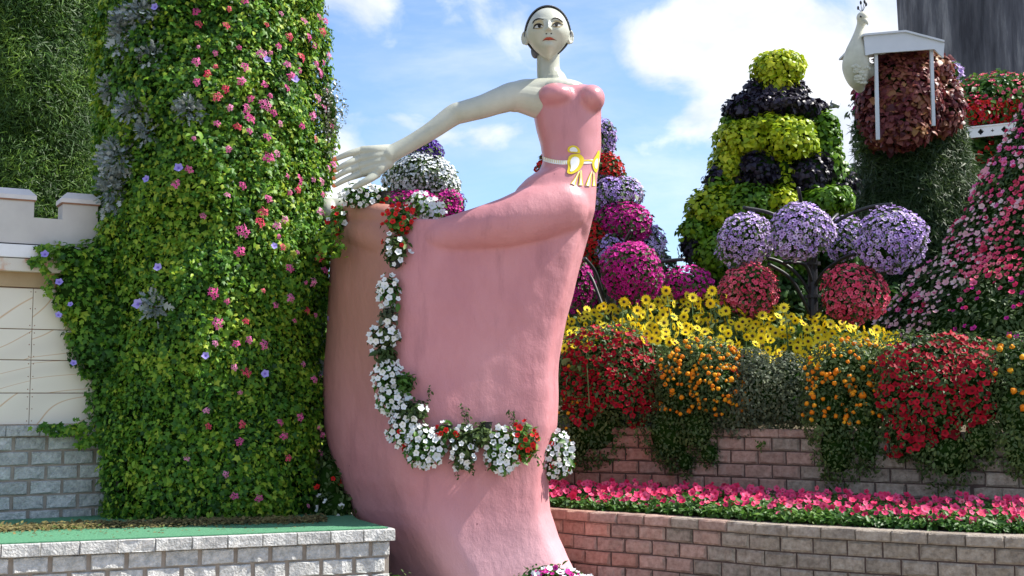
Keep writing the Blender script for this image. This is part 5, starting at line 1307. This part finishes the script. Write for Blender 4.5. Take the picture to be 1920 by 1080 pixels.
ball(1085, 530, 24, 46, 24.6, 'magenta', 160, 'magenta petunia ball mostly hidden behind the pink skirt')
def arm(bm, pts, Y0, Y1, r=.035):
    n = len(pts); ws = [W(p[0], p[1], Y0 + (Y1 - Y0) * i / (n - 1)) for i, p in enumerate(pts)]
    tube_bm(bm, spline([tuple(w) for w in ws], 6), r, 8)
def stand(label, px, ytop, ybot, Y, arms, r=.11):
    t = thing('flower_stand', label, 'metal stand', tuple(W(px, ybot, Y)), 'black metal stands carrying petunia balls')
    bm = bmesh.new(); a, b = W(px, ytop, Y), W(px, ybot, Y); tube_bm(bm, [a, b], [r * .8, r], 12)
    bm_obj('pole', bm, M['black'], t, smooth=False)
    bm = bmesh.new(); 
    for z in (.12, .5, .9): tube_bm(bm, [a.lerp(b, z), a.lerp(b, z) + Vector((0, 0, .06))], r * 1.35, 12)
    bm_obj('collar', bm, M['black'], t)
    for pts, y1 in arms:
        bm = bmesh.new(); arm(bm, pts, Y, y1); bm_obj('arm', bm, M['black'], t, smooth=True)
stand('black branching stand with curved arms between the lilac and coral balls', 1524, 478, 640, 23.6, [
    ([(1524, 520), (1535, 460), (1570, 415), (1625, 390), (1673, 383)], 22.6), ([(1524, 500), (1500, 440), (1450, 402), (1393, 389)], 23.6), ([(1522, 560), (1500, 520), (1460, 490), (1395, 475)], 23.4),
    ([(1526, 540), (1512, 500), (1490, 492), (1470, 493)], 23.0), ([(1526, 500), (1512, 420), (1502, 380), (1497, 352)], 22.8), ([(1527, 540), (1545, 510), (1580, 485), (1603, 476)], 22.6), ([(1526, 480), (1540, 440), (1560, 412), (1570, 402)], 24.4),
    ([(1522, 600), (1505, 560), (1480, 520), (1440, 495)], 23.2), ([(1528, 600), (1550, 560), (1568, 530)], 23.2)])
stand('black stand with curved arms beside the skirt edge, carrying magenta balls', 1146, 520, 640, 24.0, [
    ([(1146, 600), (1132, 560), (1116, 510), (1096, 484)], 23.6), ([(1144, 610), (1128, 570), (1108, 520), (1085, 500)], 24.6), ([(1146, 560), (1160, 500), (1172, 455), (1184, 432)], 23.2), ([(1148, 560), (1190, 510), (1235, 492), (1284, 486)], 23.8)])

# ================================================================== SUNFLOWERS
sf_me = flower_mesh('rays', 'yellow')
bm = bmesh.new(); sphere_bm(bm, (0, 0, .012), (.125, .125, .06), 14, 7); disc_me = bpy.data.meshes.new('disc'); bm.to_mesh(disc_me); bm.free(); disc_me.materials.append(M['disc'])
def stem_mesh(v):
    r = random.Random(v); bm = bmesh.new(); h = 1.0; lx = r.uniform(-.1, .1)
    tube_bm(bm, [(0, 0, 0), (lx * .3, 0, -.12), (lx, .03, -.5), (lx * 1.2, .06, -h)], [.006, .009, .011, .012], 5)
    me = bpy.data.meshes.new('stem'); bm.to_mesh(me); bm.free(); me.materials.append(M['stem']); return me
def leafset(v):
    r = np.random.default_rng(v); n = 7; pos = np.stack([r.normal(0, .05, n), r.normal(0, .05, n), -r.uniform(.15, .9, n)], 1)
    th = r.uniform(0, 2 * math.pi, n); tt = nrmz(np.stack([np.cos(th), np.sin(th), r.uniform(-.5, .4, n)], 1)); nn = nrmz(np.tile((0, 0, 1.), (n, 1)) + r.normal(0, .35, (n, 3))); nn = nrmz(nn - tt * np.sum(nn * tt, 1, keepdims=True))
    V, F = inst(T['heart'], pos, np.stack([np.cross(tt, nn), tt, nn], 1), r.uniform(.10, .19, n))
    return raw_mesh('leaf', V, F, [M['sunleaf']], rnd=np.repeat(r.random(n), len(T['heart'][0])))
stems = [stem_mesh(v) for v in range(4)]; lsets = [leafset(v) for v in range(5)]
def sunflower(px, py, Y, d, label, yaw, pitch, dm=None):
    p = W(px, py, Y); t = thing('sunflower', label, 'sunflower', p, 'sunflowers growing in the raised bed')
    R = (Matrix.Rotation(yaw, 4, 'Z') @ Matrix.Rotation(math.pi / 2 - pitch, 4, 'X'))       # face toward the camera, tipped up
    o = bpy.data.objects.new('flower_head', sf_me); COL.objects.link(o); o.parent = t; o.matrix_basis = R @ Matrix.Rotation(random.uniform(0, 6), 4, 'Z') @ Matrix.Scale(d, 4)
    q = bpy.data.objects.new('seed_disc', dm or disc_me); COL.objects.link(q); q.parent = o
    o = bpy.data.objects.new('stem', random.choice(stems)); COL.objects.link(o); o.parent = t; o.location = (0, .02, 0); o.rotation_euler = (0, 0, random.uniform(0, 6)); o.scale = (1, 1, random.uniform(.9, 1.2))
    o = bpy.data.objects.new('leaf', random.choice(lsets)); COL.objects.link(o); o.parent = t; o.location = (0, .03, 0); o.rotation_euler = (0, 0, random.uniform(0, 6)); o['kind'] = 'stuff'
named = [(1249, 545, 'single sunflower standing highest in front of the flat magenta ball'), (1299, 558, 'sunflower facing out right of the highest one'), (1332, 569, 'sunflower under the coral ball, nodding slightly'), (1170, 566, 'leftmost tall sunflower under the round magenta ball'),
         (1211, 562, 'tall sunflower between the two magenta balls'), (1335, 545, 'double headed looking sunflower at the peak of the bed'), (1361, 583, 'large open sunflower below the dull coral ball'), (1470, 577, 'lone tall sunflower left of the black stand pole'),
         (1385, 612, 'open sunflower in the middle of the bed'), (1430, 648, 'large sunflower low at the front edge above the grey green bush'), (1195, 582, 'full faced sunflower in the left half of the bed'), (1411, 630, 'sunflower just above the marigold bush'),
         (1644, 618, 'orange centred sunflower at the right end of the bed'), (1454, 624, 'sunflower in the right half turned to the camera'), (1243, 590, 'sunflower in the second row below the highest one')]
for px, py, lb in named: sunflower(px, py, 22.3 + random.uniform(-.2, .2), .205, lb, random.uniform(-.25, .25), random.uniform(0, .3))
topb = ([1045, 1060, 1100, 1180, 1240, 1330, 1400, 1470, 1540, 1600, 1660, 1690], [600, 594, 575, 562, 548, 542, 558, 572, 589, 606, 618, 626]); botb = ([1045, 1200, 1300, 1400, 1480, 1560, 1640, 1690], [655, 640, 640, 672, 692, 668, 645, 640])
placed = [(a, b) for a, b, _ in named]; tries = 0
while len(placed) < 310 and tries < 9000:
    tries += 1; px = random.uniform(1048, 1645) if random.random() < .93 else random.uniform(1600, 1690); q = random.random() ** 1.0
    a, b = np.interp(px, *topb), np.interp(px, *botb); py = a + 4 + (b - a) * q
    if any((px - u) ** 2 + (py - v) ** 2 < 70 for u, v in placed): continue
    placed.append((px, py)); Y = 23.6 - 2.3 * q + random.uniform(-.2, .2)
    sunflower(px, py, Y, random.uniform(.15, .22), 'yellow sunflower with a dark centre growing among the others in the raised bed', random.gauss(.15, .75), random.uniform(-.1, .8))
# leafy mass under the heads
E = []
for q in (0, .33, .66, 1.0):
    for k in range(11):
        px = 1065 + 58 * k + 20 * (q > .4); a, b = float(np.interp(px, *topb)), float(np.interp(px, *botb))
        E.append(ell(px, a + 4 + (b - a) * q + 52, 44, 40, 23.6 - 2.3 * q + .45, .4))
dark_bush('sunflower_leaves', None, None, E, 'sunleaf', 'heart', .12, 90, parent=tag(bpy.data.objects.new('sunflower_foliage', None), 'pale green sunflower foliage filling the raised bed behind the marigolds', 'foliage') if False else thing('sunflower_foliage', 'pale green leaves filling the raised sunflower bed', 'foliage', tuple(W(1350, 700, 22.9))), depth=.3, inset=.8, jit=.8)

# ================================================================== HANGING MASSES OVER THE UPPER WALL
xs_up = np.array([p[0] for p in up]); ys_up = np.array([p[1] for p in up])
def yw(px):
    k = (px - 960) / FPX; d = xs_up - k * ys_up; i = int(np.argmin(np.abs(d))); return float(ys_up[i])
def mass(px, py, rx, ry, off=.0, rd=.42): return ell(px, py, rx, ry, yw(px) + off, rd)
redA = [mass(1140, 675, 100, 62, .35, .6), mass(1095, 720, 62, 70, .1), mass(1180, 730, 75, 68, .1), mass(1120, 800, 75, 62, .05, .3), mass(1085, 830, 40, 40, .0, .22)]
dark_bush('flower_bush', 'trailing bush of dark red blooms hanging over the upper wall beside the skirt', 'bush', redA, 'bushleaf', 'oval', .062, 780,
          [('petunia', 'darkred', .11, 290, lambda x, y: (x > 1058) & (x < 1245) & (y < 780 + 25 * np.sin(x / 17)) & (rng.random(len(x)) < np.clip((y - 590) / 70, .15, 1)), True), ('pompom', 'orange', .06, 14, lambda x, y: x < 1085, True)], depth=.14, bump=.13, inset=.7)
orgA = [mass(1320, 692, 88, 56, .35, .6), mass(1285, 735, 70, 60, .1), mass(1352, 730, 60, 52, .1), mass(1262, 810, 60, 70, .05, .3), mass(1310, 800, 42, 54, .05, .3), mass(1285, 865, 20, 24, -.02, .12), mass(1330, 850, 22, 24, .0, .15)]
dark_bush('flower_bush', 'orange flowered bush just right of the dark red bush beside the skirt', 'bush', orgA, 'bushleaf', 'oval', .058, 800,
          [('pompom', 'orange', .068, 165, lambda x, y: (y < 772) & (x > 1238) & (rng.random(len(x)) < .8), True), ('petunia', 'darkred', .1, 14, lambda x, y: (x > 1370) & (y < 700), True)], depth=.14, bump=.13, inset=.7)
gryA = [mass(1440, 735, 72, 66, .25, .45), mass(1400, 700, 50, 44, .5), mass(1475, 720, 46, 60, .4), mass(1488, 768, 36, 36, .25, .3), mass(1380, 785, 40, 30, .1, .25)]
dark_bush('shrub', 'flowerless grey green shrub resting on the upper wall between the two marigold bushes', 'shrub', gryA, 'greyleaf', 'small', .06, 1150, depth=.14, bump=.13, inset=.72)
orgB = [mass(1590, 700, 84, 60, .35, .6), mass(1560, 760, 58, 70, .08, .4), mass(1625, 770, 48, 60, .08, .35), mass(1575, 840, 52, 66, .03, .28), mass(1625, 830, 34, 50, .03, .25)]
dark_bush('flower_bush', 'orange flowered bush between the grey green shrub and the large dark red bush', 'bush', orgB, 'bushleaf', 'oval', .06, 760,
          [('pompom', 'orange', .07, 125, lambda x, y: (y < 795) & (y > 640) & (rng.random(len(x)) < .7), True)], depth=.14, bump=.13, inset=.7)
redB = [mass(1750, 690, 112, 62, .35, .6), mass(1700, 745, 60, 70, .08), mass(1770, 755, 78, 78, .05), mass(1840, 740, 55, 66, .1), mass(1735, 830, 50, 48, .02, .28), mass(1790, 850, 62, 60, .02, .3), mass(1840, 820, 42, 50, .02, .3), mass(1690, 815, 28, 50, .0, .22)]
dark_bush('flower_bush', 'largest dark red flowered bush cascading down the right part of the upper wall', 'bush', redB, 'bushleaf', 'oval', .062, 640,
          [('petunia', 'darkred', .115, 290, lambda x, y: (x > 1645) & (x < 1865) & (y < 850 - .35 * np.maximum(x - 1700, 0)) & (rng.random(len(x)) < np.clip((y - 590) / 90, .12, 1)), True)], depth=.14, bump=.13, inset=.7)
orgC = [mass(1912, 695, 62, 60, .3, .5), mass(1905, 770, 46, 70, .05), mass(1920, 840, 50, 60, .0, .3), mass(1990, 760, 60, 100, .1)]
dark_bush('flower_bush', 'dark green bush with a few orange blooms at the right edge of the photo', 'bush', orgC, 'bushleaf', 'oval', .062, 700,
          [('pompom', 'orange', .085, 30, lambda x, y: (y < 770), True)], depth=.14, bump=.13, inset=.7)
sw = thing('weed', 'small fern sprouting from a joint high in the upper wall', 'weed', tuple(W(1427, 830, yw(1427) - .02)))
p = np.array([tuple(W(1427 + rng.normal(0, 4), 832 + rng.normal(0, 6), yw(1427) - .06)) for _ in range(36)]); scatter('leaves', sw, 'small', p, np.tile((0, -1, .2), (36, 1)), .05, 'freshleaf', jit=.6)

# ================================================================== PINK PETUNIA STRIP
xs_lo = np.array([p[0] for p in low]); ys_lo = np.array([p[1] for p in low])
bed = thing('petunia_bed', 'long strip of pink petunias between the two block walls', 'flower bed', (xs_lo[20], ys_lo[20] + .9, ZLOW))
n = 26000; s = rng.random(n); X = .35 + s * 7.4; yl = np.interp(X, xs_lo, ys_lo); yu = np.interp(X, xs_up, ys_up)
v = rng.beta(1.0, 1.6, n); Yp = yl + .34 + (yu - yl - .4) * v; h = .05 + .20 * np.sin(np.clip(v * 1.9 + .12, 0, 1) * math.pi * .5) + .09 * (vnoise(np.stack([X, Yp, 0 * X], 1), 2.5, 6) - .5)
P = np.stack([X, Yp, ZLOW + h * rng.uniform(.35, 1, n)], 1)
scatter('leaves', bed, 'oval', P, np.tile((0, -.5, .8), (n, 1)), .085, 'freshleaf', jit=.55, up=.3, down=.2, tj=1, bias=-.08)
n = 6000; s = rng.random(n); X = .35 + s * 7.3; yl = np.interp(X, xs_lo, ys_lo); yu = np.interp(X, xs_up, ys_up); v = rng.beta(1.1, 1.5, n); Yp = yl + .42 + (yu - yl - .55) * v
h = .11 + .17 * np.sin(np.clip(v * 1.9 + .12, 0, 1) * math.pi * .5) + .09 * (vnoise(np.stack([X, Yp, 0 * X], 1), 2.5, 6) - .5)
P = np.stack([X, Yp, ZLOW + h + rng.uniform(-.05, .09, n)], 1); keepn = vnoise(P, 1.3, 12) > .28
P = P[keepn]; Nn = np.tile((-.1, -.85, .55), (len(P), 1)); P, Nn = spaced(P, Nn, .075, 720)
put_flowers('flower', bed, 'petunia', 'pink', P[:240], Nn[:240], .10, jit=.4); put_flowers('flower', bed, 'petunia', 'coral', P[240:300], Nn[240:300], .10, jit=.4)
scatter('blossoms', bed, 'petunia', P[300:], Nn[300:], .10, 'pink_j', jit=.35)
# foreground planter tip
dark_bush('flower_planter', 'magenta and white petunias peeking in at the bottom edge before the statue', 'planter', [ell(1040, 1098, 78, 36, 16.4, .4)], 'freshleaf', 'oval', .07, 420,
          [('petunia', 'magenta', .095, 70, None, True), ('petunia', 'white', .09, 60, None, True)], depth=.08)
dark_bush('flower_planter', 'small dark plant tip at the bottom edge left of the statue base', 'planter', [ell(742, 1096, 26, 20, 17.0, .2)], 'bushleaf', 'oval', .06, 300, depth=.08)
